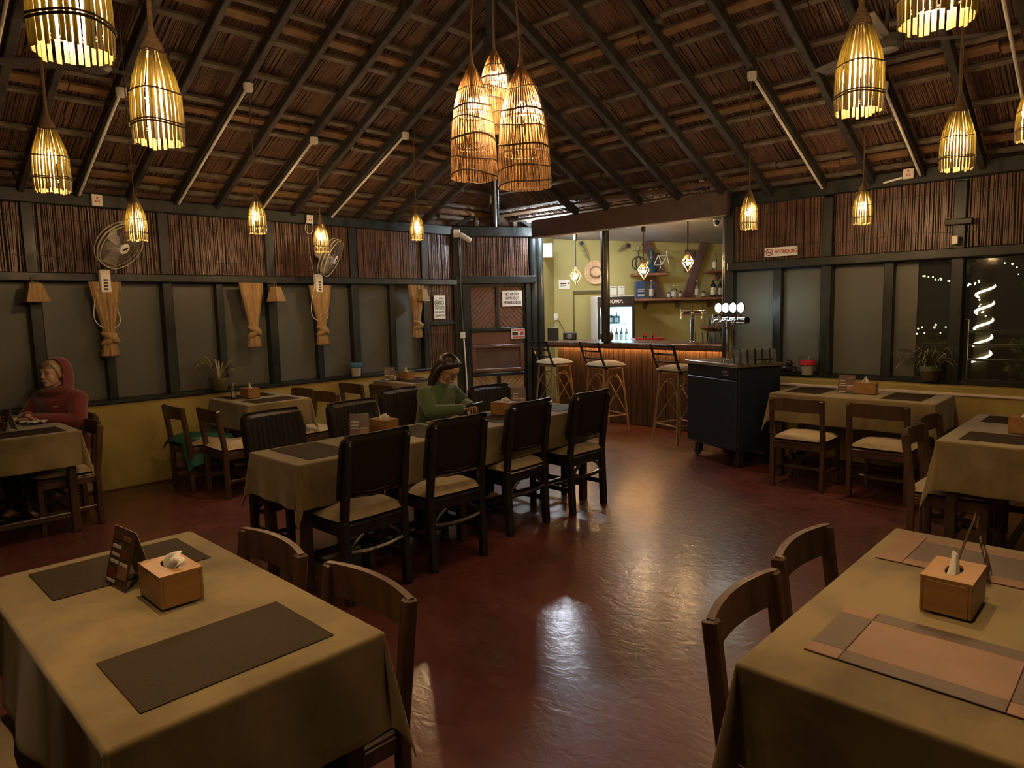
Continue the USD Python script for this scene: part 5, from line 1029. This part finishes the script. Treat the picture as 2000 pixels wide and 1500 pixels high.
# ---------------- signs
def sign(lb, fr, s0, s1, z0, z1, d): 
    t = thing('sign', lb, 'sign'); obj('board', fr(rbox(((s0 + s1) / 2, d, (z0 + z1) / 2), (s1 - s0, .008, z1 - z0), .001)), 'sign_white', t)
    def put(txt, s_, z, h, m, mx=None):
        v, f = text(txt, h)
        if mx and np.ptp(v[:, 0]) > mx: v[:, 0] *= mx / np.ptp(v[:, 0])
        obj('lettering', fr(frame((v, f), (s_, d + .004, z), (1, 0, 0), (0, 0, 1), (0, 1, 0))), m, t)
    return t, put
MIRR = lambda fr: fr
t, put = sign('white NO SMOKING sign with red letters under the right roof edge', FR, -3.015, -2.685, 2.0, 2.09, .02)
put('NO SMOKING', -2.80, 2.028, .036, 'ink_red', .215)
def no_ring(t, fr, s_, z, r_, d, m='ink_red'):
    obj('prohibition_ring', fr(cat([tube(np.stack([s_ + r_ * np.cos(an), d + 0 * an, z + r_ * np.sin(an)], 1), r_ * .13, 5, closed=True), cyl((s_ - r_ * .7, d, z + r_ * .7), (s_ + r_ * .7, d, z - r_ * .7), r_ * .11, 5)])), m, t); obj('pictogram', fr(cat([box((s_, d - .001, z - r_ * .1), (r_ * 1.1, .002, r_ * .22)), box((s_ + r_ * .4, d - .001, z + r_ * .25), (r_ * .12, .002, r_ * .4))])), 'ink_black', t)
no_ring(t, FR, -2.965, 2.045, .032, .026)
t, put = sign('white NO ENTRY WITHOUT PERMISSION sign on the upper door panel', FC, .645, .925, 1.575, 1.785, .006)
put('NO ENTRY', .785, 1.722, .034, 'ink_black', .20); put('WITHOUT', .785, 1.667, .034, 'ink_black', .19); put('PERMISSION', .785, 1.610, .034, 'ink_black', .245)
t, put = sign('pale NO OUTSIDE food sign on the reed panel left of the door', FL, 5.675, 5.865, 1.435, 1.735, .012)
put('NO', 5.80, 1.615, .052, 'ink_green', .085); put('OUTSIDE', 5.77, 1.56, .036, 'ink_green', .16); put('FOOD ALLOWED', 5.77, 1.515, .020, 'ink_green', .165); put('THANK YOU', 5.77, 1.465, .026, 'ink_green', .16); put('SORRY', 5.80, 1.69, .018, 'ink_green', .08)
no_ring(t, FL, 5.72, 1.64, .03, .018, 'ink_green')
t, put = sign('small white notice with red print on the middle board of the door', FC, .76, .955, 1.135, 1.27, .004)
for s_, z, w_, h_, m_ in ((.86, 1.255, .17, .018, 'ink_red'), (.815, 1.205, .08, .04, 'ink_black'), (.91, 1.21, .05, .045, 'ink_red'), (.86, 1.16, .16, .012, 'ink_red')): obj('print_block', FC(box((s_, .0095, z), (w_, .002, h_))), m_, t)

# ---------------- plants on the sills
def pot(name, lb, loc, prof, m, leaves, leaf_m, rimm=None, seed=1, L=.28, up=.75, lim=(9, 9)):
    t = thing(name, lb, 'plant', loc); obj('pot', lathe(prof, 20), m, t, smooth=40); zt = max(p[1] for p in prof); R_ = max(p[0] for p in prof)
    if rimm: obj('rim_band', lathe([(R_ + .003, zt - .045), (R_ + .005, zt - .04), (R_ + .005, zt + .003), (R_ - .01, zt + .003)], 20, cap=False), rimm, t)
    obj('soil', lathe([(.001, zt - .015), (R_ * .86, zt - .015), (.001, zt - .014)], 14), 'soil', t); r5 = np.random.default_rng(seed)
    for k in range(leaves):
        a = r5.uniform(0, 2 * PI); l_ = L * r5.uniform(.55, 1.1); el = r5.uniform(up - .35, up + .3); d_ = np.array([math.cos(a), math.sin(a)]); p0 = np.array([*(d_ * .012), zt - .02]); p1 = p0 + np.array([*(d_ * l_ * .3 * math.cos(el)), l_ * .6 * math.sin(el)]); p2 = p0 + np.array([*(d_ * l_ * .8 * math.cos(el)), l_ * .9 * math.sin(el)]); p3 = p0 + np.array([*(d_ * l_ * 1.0 * max(.25, math.cos(el))), l_ * (math.sin(el) - .35)])
        c = bez(p0, p1, p2, p3, 9); c[:, 0] = np.minimum(c[:, 0], lim[0]); c[:, 1] = np.minimum(c[:, 1], lim[1]); c[:, 2] += np.linspace(0, .001 * (k % 7), 9); w_ = .007 * np.array([.5, .8, 1, 1, 1, .9, .75, .5, .1]); sd = np.array([-d_[1], d_[0], 0]); G = np.stack([c - sd * w_[:, None], c + np.array([0, 0, -.002]), c + sd * w_[:, None]], 1); obj('leaf', slab(G, .0012), leaf_m, t, smooth=True)
    return t
pot('potted_plant', 'spiky pale potted plant in an olive pot on the left window sill', (2.84, 6.75, .815), [(.001, 0), (.062, 0), (.085, .05), (.092, .10), (.086, .125), (.078, .12), (.001, .11)], 'pot_olive', 24, 'leaf_pale', seed=4, L=.34, up=.85, lim=(9, .135))
pot('potted_plant', 'small grey pot with a blue rim on the left window sill', (4.42, 6.76, .815), [(.001, 0), (.048, 0), (.056, .07), (.066, .15), (.060, .15), (.001, .13)], 'pot_grey', 6, 'leaf_dim', 'pot_blue', seed=5, L=.06)
pot('potted_plant', 'small grey pot with a red rim on the right window sill', (6.79, 2.55, .84), [(.001, 0), (.050, 0), (.058, .07), (.072, .14), (.066, .14), (.001, .12)], 'pot_grey', 9, 'leaf_dim', 'pot_red', seed=6, L=.10)
pot('potted_plant', 'big drooping spider plant in a green and brown pot on the right window sill', (6.77, 1.50, .84), [(.001, 0), (.060, 0), (.072, .04), (.078, .13), (.072, .13), (.001, .11)], 'pot_brown', 60, 'leaf_dim', 'pot_green', seed=7, L=.36, up=.65, lim=(.11, 9))
t = thing('ornament', 'dark glossy glass ornament on the sill beside the beer cooler', 'ornament', (6.72, 2.72, .84))
for k, (a, b, c, r_) in enumerate(((0, 0, .05, .05), (-.02, .05, .04, .036), (.02, -.05, .045, .04), (0, -.02, .11, .034), (-.02, -.085, .03, .03))): obj('bauble', ball((a, b, c), r_, 2), 'eye_dark', t, smooth=True)

# ---------------- garden seen through the clear panes
gz = -.10
def cx_(Y, z): return (11.0, Y, z)
t = thing('tree', 'slim tree trunk wound with bright rope light outside the right window', 'tree', (11.0, 1.86, gz)); th = np.linspace(0, 1, 9)
obj('trunk', tube(np.stack([.02 * np.sin(th * 6), .02 * np.cos(th * 5) - .05 * th, th * 3.2], 1), .098 - .03 * th, 14), 'trunk_bark', t, smooth=60)
cr5 = np.random.default_rng(31); A_ = cr5.normal(0, 1, (420, 3)) * (.55, .6, .42) + (0, -.1, 2.9); B_ = A_ + cr5.normal(0, .09, (420, 3)) + (0, 0, -.03); obj('crown', reeds(A_, B_, np.array([0, 1., 0]), np.array([-1., 0, 0]), .022, .006), 'bush_leaf', t, kind='stuff')
for k in range(5): obj('branch', tube(bez((0, -.05, 2.3 + .15 * k), (.1 * math.cos(k * 2), .1 * math.sin(k * 2), 2.6), (.3 * math.cos(k * 2), .3 * math.sin(k * 2), 2.8), (.5 * math.cos(k * 2), .5 * math.sin(k * 2), 3.0), 7), .012, 6), 'trunk_bark', t)
a_ = np.linspace(0, 2 * PI * 5.0, 80); rp = thing('rope_light', 'bright spiral rope light around the trunk outside the right window', 'rope light', (11.0, 1.86, gz))
obj('light_rope', tube(np.stack([.100 * np.cos(a_), -.025 + .100 * np.sin(a_), .72 + a_ / a_[-1] * 1.12], 1), .017, 6), 'rope_glow', rp)
obj('cable_tail', tube([(.1, -.03, .72), (.12, .0, .3), (.1, .05, .02)], .010, 6), 'white_plastic', rp)
t = thing('garden_fence', 'pale post-and-rail fence in the dark garden', 'fence', (10.8, 0, gz))
for Y in (2.0, .2, -1.7): obj('fence_post', rbox((0, Y, .68), (.07, .07, 1.36), .01), 'fence_white', t)
for z in (.82, 1.02, 1.20): obj('fence_rail', rbox((.04, .6, z), (.03, 4.4, .03), .005), 'fence_white', t)
def bush(x_, y_, r_, h_, seed, lb):
    r6 = np.random.default_rng(seed); n_ = 500; t = thing('bush', lb, 'bush', (x_, y_, gz)); p = r6.normal(0, 1, (n_, 3)); p /= np.linalg.norm(p, axis=1, keepdims=True); p = p * r6.uniform(.5, 1, (n_, 1)) * (r_, r_, h_ / 2) + (0, 0, h_ / 2)
    obj('foliage', reeds(p, p + r6.normal(0, .07, (n_, 3)), np.array([0, 1., 0]), np.array([-1., 0, 0]), .02, .006), 'bush_leaf', t, kind='stuff')
    obj('stems', cat([tube([(0, 0, 0), (.3 * r_ * math.cos(k), .3 * r_ * math.sin(k), h_ * .7)], .012, 5) for k in range(6)]), 'trunk_bark', t)
for a in ((11.6, 1.1, .55, 1.5, 41, 'dark leafy bush right of the rope-lit trunk outside'), (11.9, 2.9, .6, 1.3, 42, 'dark bush outside behind the spider plant'), (9.6, .9, .4, .7, 43, 'low dark shrub outside below the last window'), (12.4, -.4, .9, 2.2, 44, 'tall dark bush at the right end of the garden')): bush(*a)
def fairy(pts, lb, n_, seed, jit=.03):
    r6 = np.random.default_rng(seed); t = thing('fairy_lights', lb, 'fairy lights'); P_ = np.array(pts, float); s_ = np.linspace(0, 1, len(P_)); q = np.linspace(0, 1, n_); C_ = np.stack([np.interp(q, s_, P_[:, k]) for k in range(3)], 1) + r6.normal(0, jit, (n_, 3))
    obj('wire', tube(C_, .003, 4), 'bush_leaf', t)
    for c in C_: obj('bulb', ball(c, r6.uniform(.008, .015), 0), 'fairy_glow', t)
fairy([(11.3, 2.62, 1.86), (11.3, 2.40, 1.80), (11.3, 2.2, 1.74)], 'fairy lights strung outside to the left of the window post', 14, 1)
fairy([(11.2, 2.08, 1.72), (11.2, 1.95, 1.74), (11.1, 1.84, 1.70)], 'fairy lights running up to the top of the rope-lit trunk', 14, 2, .02)
fairy([(10.9, 1.9, 1.66), (10.88, 1.87, 1.45), (10.88, 1.8, 1.28)], 'fairy lights hanging down in front of the rope-lit trunk', 10, 3, .02)
fairy([(11.3, 2.80, 1.13), (11.3, 2.62, 1.08), (11.3, 2.5, 1.15), (11.3, 2.36, 1.13)], 'lower fairy lights outside behind the spider plant', 10, 4, .035)
fairy([(11.2, 2.06, 2.15), (11.2, 1.78, 2.10), (11.2, 1.60, 2.0), (11.2, 1.42, 1.85)], 'fairy lights hanging high in the last window on the right', 10, 5, .04)
# ================================================================== PEOPLE
from manifold3d import Manifold, OpType
def ms(p, r): return Manifold.sphere(float(r), 20).translate([float(x) for x in p])
def chain(js):
    return [Manifold.batch_hull([ms(*a), ms(*b)]) for a, b in zip(js[:-1], js[1:])]
def fuse(parts, edge=.012, it=10):
    m = Manifold.batch_boolean(parts, OpType.Add).refine_to_length(edge); mm = m.to_mesh(); t = trimesh.Trimesh(mm.vert_properties[:, :3], mm.tri_verts, process=True)
    trimesh.smoothing.filter_taubin(t, .5, .52, it); return np.array(t.vertices), np.array(t.faces)
def hand(w, d, n, side, curl=.5, s=1.):
    """palm at wrist w, fingers along d, back of the hand along n; returns manifolds"""
    d, n = np.array(d, float), np.array(n, float); d /= np.linalg.norm(d); n = n - d * (n @ d); n /= np.linalg.norm(n); x = np.cross(d, n) * side; w = np.array(w, float); out = []
    k = [w + d * .085 * s + x * o * s for o in (-.033, -.011, .011, .031)]
    out.append(Manifold.batch_hull([ms(w + x * .018 * s, .017 * s), ms(w - x * .018 * s, .017 * s)] + [ms(q, .0115 * s) for q in (k[0], k[3])]))
    for q, L_, r_ in zip(k, (.060, .074, .080, .068), (.0072, .0082, .0085, .0082)):
        p = [(q, r_ * 1.1)]; a = 0; c = q
        for seg, f_ in ((.44, .7), (.32, 1.0), (.24, .8)):
            a += curl * f_; c = c + (d * math.cos(a) - n * math.sin(a)) * L_ * seg * s; p.append((c, r_ * (1 - .12 * len(p))))
        out += chain(p)
    b = w + d * .022 * s + x * .026 * s; c = b + (d * .6 + x * .75 - n * .25) * .036 * s; e = c + (d * .9 + x * .1 - n * .35) * .030 * s; g = e + (d * .9 - x * .25 - n * .35) * .022 * s; out += chain([(b, .0125 * s), (c, .0105 * s), (e, .009 * s), (g, .0075 * s)])
    return out
def head(c, fwd_, up_, s=1.):
    """c = centre of the skull; returns (mapping, list of manifolds)"""
    f_, u_ = np.array(fwd_, float), np.array(up_, float); f_ /= np.linalg.norm(f_); u_ = u_ - f_ * (u_ @ f_); u_ /= np.linalg.norm(u_); r_ = np.cross(f_, u_); c = np.array(c, float)
    L = lambda x, y, z: c + (r_ * x + f_ * y + u_ * z) * s
    hull = lambda *q: Manifold.batch_hull([ms(L(*p), r * s) for p, r in q])
    out = [hull(((0, -.012, .030), .078), ((0, .018, .028), .070)), hull(((0, .02, .0), .064), ((0, .030, -.045), .050), ((0, -.012, .01), .072)), hull(((0, .040, -.055), .040), ((0, .062, -.085), .020), ((.034, .012, -.060), .022), ((-.034, .012, -.060), .022)),
           hull(((.033, .052, -.018), .022), ((.030, .052, -.045), .018), ((.02, .05, -.03), .03)), hull(((-.033, .052, -.018), .022), ((-.030, .052, -.045), .018), ((-.02, .05, -.03), .03)),
           hull(((0, .088, .012), .008), ((0, .096, -.026), .0095), ((0, .080, -.028), .013)), hull(((.010, .094, -.030), .0075), ((-.010, .094, -.030), .0075), ((0, .096, -.026), .008)), hull(((.030, .074, .026), .014), ((-.030, .074, .026), .014)), hull(((.016, .082, -.055), .010), ((-.016, .082, -.055), .010))]
    for sd in (-1, 1): out.append(hull(((sd * .073, -.004, .006), .010), ((sd * .077, -.014, .012), .010), ((sd * .073, -.006, -.022), .008)))
    return L, out
def face_parts(t, L, s, brow):
    for sd in (-1, 1):
        obj('eye', ball(L(sd * .030, .0775, .005), np.array([.011, .011, .008]) * s, 1), 'eye_white', t, smooth=True); obj('iris', ball(L(sd * .030, .0865, .004), .0048 * s, 1), 'eye_dark', t, smooth=True)
        obj('eyelid', tube([L(sd * .018, .084, .008), L(sd * .030, .0895, .0125), L(sd * .042, .081, .008)], .0022 * s, 5), brow, t); obj('eyebrow', tube([L(sd * .014, .090, .026), L(sd * .030, .089, .031), L(sd * .047, .076, .025)], .0034 * s, 5), brow, t)
    obj('mouth', cat([tube([L(-.021, .083, -.054), L(0, .096, -.051), L(.021, .083, -.054)], [.0015 * s, .0034 * s, .0015 * s], 6), tube([L(-.019, .083, -.057), L(0, .095, -.060), L(.019, .083, -.057)], [.0015 * s, .0036 * s, .0015 * s], 6)]), 'lips', t)

def rotz(a): return np.array([[math.cos(a), -math.sin(a), 0], [math.sin(a), math.cos(a), 0], [0, 0, 1]])
def sit(base, ang, spec):
    """spec works in a frame with +Y forward; ang is the room direction the body faces"""
    return base, ang - PI / 2
# ---- woman in green, reading her phone
t = thing('person', 'woman with dark hair and glasses in a green sweater, looking down at a phone', 'person', (3.50, 4.27, 0), math.radians(283 - 90))
J = dict(hipL=(-.09, -.02, .56), hipR=(.09, -.02, .56), belly=(0, .0, .66), chest=(0, .04, .83), neck=(0, .085, .945), shL=(-.165, .05, .895), shR=(.165, .05, .895), elL=(-.235, .16, .775), elR=(.235, .17, .775), wrL=(-.055, .335, .787), wrR=(.07, .34, .787))
hc, hf = (0, .155, 1.085), (-.02, .80, -.60)
L, hd = head(hc, hf, (0, .5, .85), 1.0)
torso = [Manifold.batch_hull([ms(J['hipL'], .10), ms(J['hipR'], .10), ms(J['belly'], .115)]), Manifold.batch_hull([ms((-.07, .0, .66), .09), ms((.07, .0, .66), .09), ms((-.085, .04, .83), .085), ms((.085, .04, .83), .085)]), Manifold.batch_hull([ms((-.085, .04, .83), .085), ms((.085, .04, .83), .085), ms(J['shL'], .05), ms(J['shR'], .05), ms((0, .075, .91), .055)])]
arm = lambda a, b, c, k=0: chain([(J[a], .054 + k), (J[b], .044 + k), (J[c], .030 + k)])
legs = [x for s in (-1, 1) for x in chain([((s * .09, -.02, .55), .088), ((s * .10, .42, .52), .058), ((s * .10, .44, .09), .040), ((s * .10, .56, .045), .036)])]
hands = hand(J['wrL'], (.75, .45, .12), (-.1, -.2, 1.), 1, .75, .9) + hand(J['wrR'], (-.70, .45, .12), (.1, -.2, 1.), -1, .75, .9)
neckm = chain([((0, .06, .91), .055), ((0, .11, .99), .048), ((0, .14, 1.05), .050)])
obj('body', fuse(torso + arm('shL', 'elL', 'wrL', -.006) + arm('shR', 'elR', 'wrR', -.006) + legs + neckm + hd + hands, .009, 14), 'skin', t, smooth=True)
sw = [Manifold.batch_hull([ms(J['hipL'], .112), ms(J['hipR'], .112), ms(J['belly'], .127)])] + [Manifold.batch_hull([ms((-.07, .0, .66), .103), ms((.07, .0, .66), .103), ms((-.088, .04, .83), .097), ms((.088, .04, .83), .097)]), Manifold.batch_hull([ms((-.088, .04, .83), .097), ms((.088, .04, .83), .097), ms(J['shL'], .063), ms(J['shR'], .063), ms((0, .08, .915), .064)])] + chain([((0, .07, .92), .064), ((0, .095, .965), .057)])
for a, b, c in (('shL', 'elL', 'wrL'), ('shR', 'elR', 'wrR')):
    w2 = np.array(J[b]) + (np.array(J[c]) - np.array(J[b])) * .90; sw += chain([(J[a], .066), (J[b], .056), (w2, .041)])
obj('sweater', fuse(sw, .014, 8), 'green_knit', t, smooth=True)
obj('trousers', fuse([Manifold.batch_hull([ms(J['hipL'], .108), ms(J['hipR'], .108)])] + [x for s in (-1, 1) for x in chain([((s * .09, -.02, .55), .100), ((s * .10, .42, .52), .068), ((s * .10, .44, .11), .052)])], .02, 5), 'trousers', t, smooth=True)
for s in (-1, 1): obj('shoe', fuse(chain([((s * .10, .43, .05), .048), ((s * .10, .55, .042), .042)]), .015, 4), 'dark_plastic', t, smooth=True)
face_parts(t, L, 1.0, 'hair_black')
hr = [Manifold.batch_hull([ms(L(0, -.024, .040), .087), ms(L(0, -.002, .050), .078)]), Manifold.batch_hull([ms(L(0, -.045, .0), .075), ms(L(.025, -.06, -.06), .045), ms(L(-.025, -.06, -.06), .045)])]
for s in (-1, 1):
    hr.append(Manifold.batch_hull([ms(L(s * .040, .030, .070), .036), ms(L(s * .066, .008, .035), .022), ms(L(s * .045, -.02, .06), .04)]))
    hr += chain([(L(s * .068, -.012, .03), .026), (L(s * .074, -.030, -.04), .026), (np.array([s * .085, .062, .985]), .030), (np.array([s * .095, .055, .925]), .026)])
hr += [Manifold.batch_hull([ms(L(0, -.07, -.03), .05), ms((0, .02, 1.0), .048), ms((.0, .005, .94), .04)])] + chain([((0, .0, .95), .040), ((.01, -.035, .88), .034), ((.015, -.045, .80), .020)])
obj('hair', fuse(hr, .012, 6), 'hair_black', t, smooth=True)
an2 = np.linspace(0, 2 * PI, 21)[:-1]
obj('glasses', cat([tube(np.array([L(s * .032 + .023 * math.cos(a), .104, .002 + .019 * math.sin(a)) for a in an2]), .0017, 5, closed=True) for s in (-1, 1)] + [tube([L(-.010, .105, .006), L(0, .108, .009), L(.010, .105, .006)], .0017, 5)] + [tube([L(s * .055, .102, .006), L(s * .078, .04, .010), L(s * .080, -.01, .004)], .0017, 5) for s in (-1, 1)]), 'dark_plastic', t)
ph = thing('phone', 'dark phone held in both hands by the woman in green', 'phone', (3.585, 3.875, .818), math.radians(283 - 90))
obj('case', xf(rbox((0, 0, 0), (.15, .075, .009), .003), (0, 0, 0), 0, .35), 'dark_plastic', ph); emat('phone_glow', (.75, .85, 1.0), .35); obj('screen', xf(rbox((0, 0, .0055), (.138, .066, .002), .0008), (0, 0, 0), 0, .35), 'eye_dark', ph)

# ---- woman in the red hoodie, looking away to the left
t = thing('person', 'woman in a red hooded fleece sitting by the window and looking left', 'person', (1.43, 6.50, 0), math.radians(212 - 90))
ha = math.radians(207 - 212); J = dict(hipL=(-.09, -.02, .54), hipR=(.09, -.02, .54), belly=(0, .0, .66), shL=(-.175, .0, .905), shR=(.175, .0, .905), elL=(-.255, .10, .74), elR=(.255, .10, .74), wrL=(.0, .29, .785), wrR=(.03, .27, .80))
hf = (math.sin(-ha), math.cos(ha), .04); L, hd = head((0, .035, 1.115), hf, (0, 0, 1), 1.0)
torso = [Manifold.batch_hull([ms(J['hipL'], .10), ms(J['hipR'], .10), ms(J['belly'], .115)]), Manifold.batch_hull([ms((-.07, .0, .66), .09), ms((.07, .0, .66), .09), ms(J['shL'], .055), ms(J['shR'], .055), ms((0, .02, .85), .10)])]
legs = [x for s in (-1, 1) for x in chain([((s * .09, -.02, .53), .088), ((s * .10, .42, .49), .058), ((s * .09, .40, .09), .040), ((s * .09, .52, .045), .036)])]
hands = hand(J['wrL'], (1, .1, 0), (0, .1, 1.), 1, .5, .9) + hand(J['wrR'], (-1, .15, 0), (0, .1, 1.), -1, .5, .9)
obj('body', fuse(torso + chain([(J['shL'], .05), (J['elL'], .04), (J['wrL'], .027)]) + chain([(J['shR'], .05), (J['elR'], .04), (J['wrR'], .027)]) + legs + chain([((0, .0, .92), .056), ((0, .02, 1.04), .050)]) + hd + hands, .009, 14), 'skin_fair', t, smooth=True)
fl_ = [Manifold.batch_hull([ms(J['hipL'], .125), ms(J['hipR'], .125), ms(J['belly'], .135)]), Manifold.batch_hull([ms((-.08, .0, .66), .108), ms((.08, .0, .66), .108), ms(J['shL'], .075), ms(J['shR'], .075), ms((0, .025, .85), .118)]), Manifold.batch_hull([ms(J['shL'], .072), ms(J['shR'], .072), ms((0, .01, .965), .075)])]
for a, b, c, q in (('shL', 'elL', 'wrL', .86), ('shR', 'elR', 'wrR', .86)):
    w2 = np.array(J[b]) + (np.array(J[c]) - np.array(J[b])) * q; fl_ += chain([(J[a], .074), (J[b], .064), (w2, .048)])
fl_ += chain([((.088 * math.cos(a), .012 + .076 * math.sin(a), .985 - .012 * math.sin(a)), .036) for a in np.linspace(0, 2 * PI, 17)])
obj('fleece', fuse(fl_, .014, 8), 'red_fleece', t, smooth=True)
# hood: a thick shell around the back of the head, open at the face
outer = Manifold.batch_hull([ms(L(0, -.040, .035), .104), ms(L(0, -.055, -.06), .100), ms(L(0, -.03, -.12), .095)]); inner = Manifold.batch_hull([ms(L(0, -.026, .025), .092), ms(L(0, -.03, -.06), .088), ms(L(0, .0, -.12), .084), ms(L(0, .16, .03), .10), ms(L(0, .16, -.10), .10)])
cutc = L(0, .135, -.02); cut = Manifold.batch_hull([ms(cutc + np.array([0, 0, z]), .145) for z in (-.10, .045)])
hood = (outer - inner) - cut; mm = hood.refine_to_length(.014).to_mesh(); th_ = trimesh.Trimesh(mm.vert_properties[:, :3], mm.tri_verts); trimesh.smoothing.filter_taubin(th_, .5, .52, 5); obj('hood', (np.array(th_.vertices), np.array(th_.faces)), 'red_fleece', t, smooth=True)
obj('chest_mark', tube([(-.105, .128, .86), (-.085, .133, .862), (-.07, .135, .860)], .0025, 5), 'sign_white', t)
obj('trousers', fuse([Manifold.batch_hull([ms(J['hipL'], .108), ms(J['hipR'], .108)])] + [x for s in (-1, 1) for x in chain([((s * .09, -.02, .53), .100), ((s * .10, .42, .49), .068), ((s * .09, .40, .11), .052)])], .02, 5), 'trousers', t, smooth=True)
for s in (-1, 1): obj('shoe', fuse(chain([((s * .09, .40, .05), .048), ((s * .09, .52, .042), .042)]), .015, 4), 'dark_plastic', t, smooth=True)
face_parts(t, L, 1.0, 'hair_ash')
obj('hair', fuse([Manifold.batch_hull([ms(L(0, -.012, .036), .080), ms(L(0, .016, .045), .070)])] + [Manifold.batch_hull([ms(L(s * .060, .022, .035), .020), ms(L(s * .072, .0, -.02), .014), ms(L(s * .05, .05, .07), .016)]) for s in (-1, 1)] + [Manifold.batch_hull([ms(L(.035, .06, .075), .016), ms(L(-.035, .06, .075), .016), ms(L(0, .03, .095), .02)])], .012, 6), 'hair_ash', t, smooth=True)
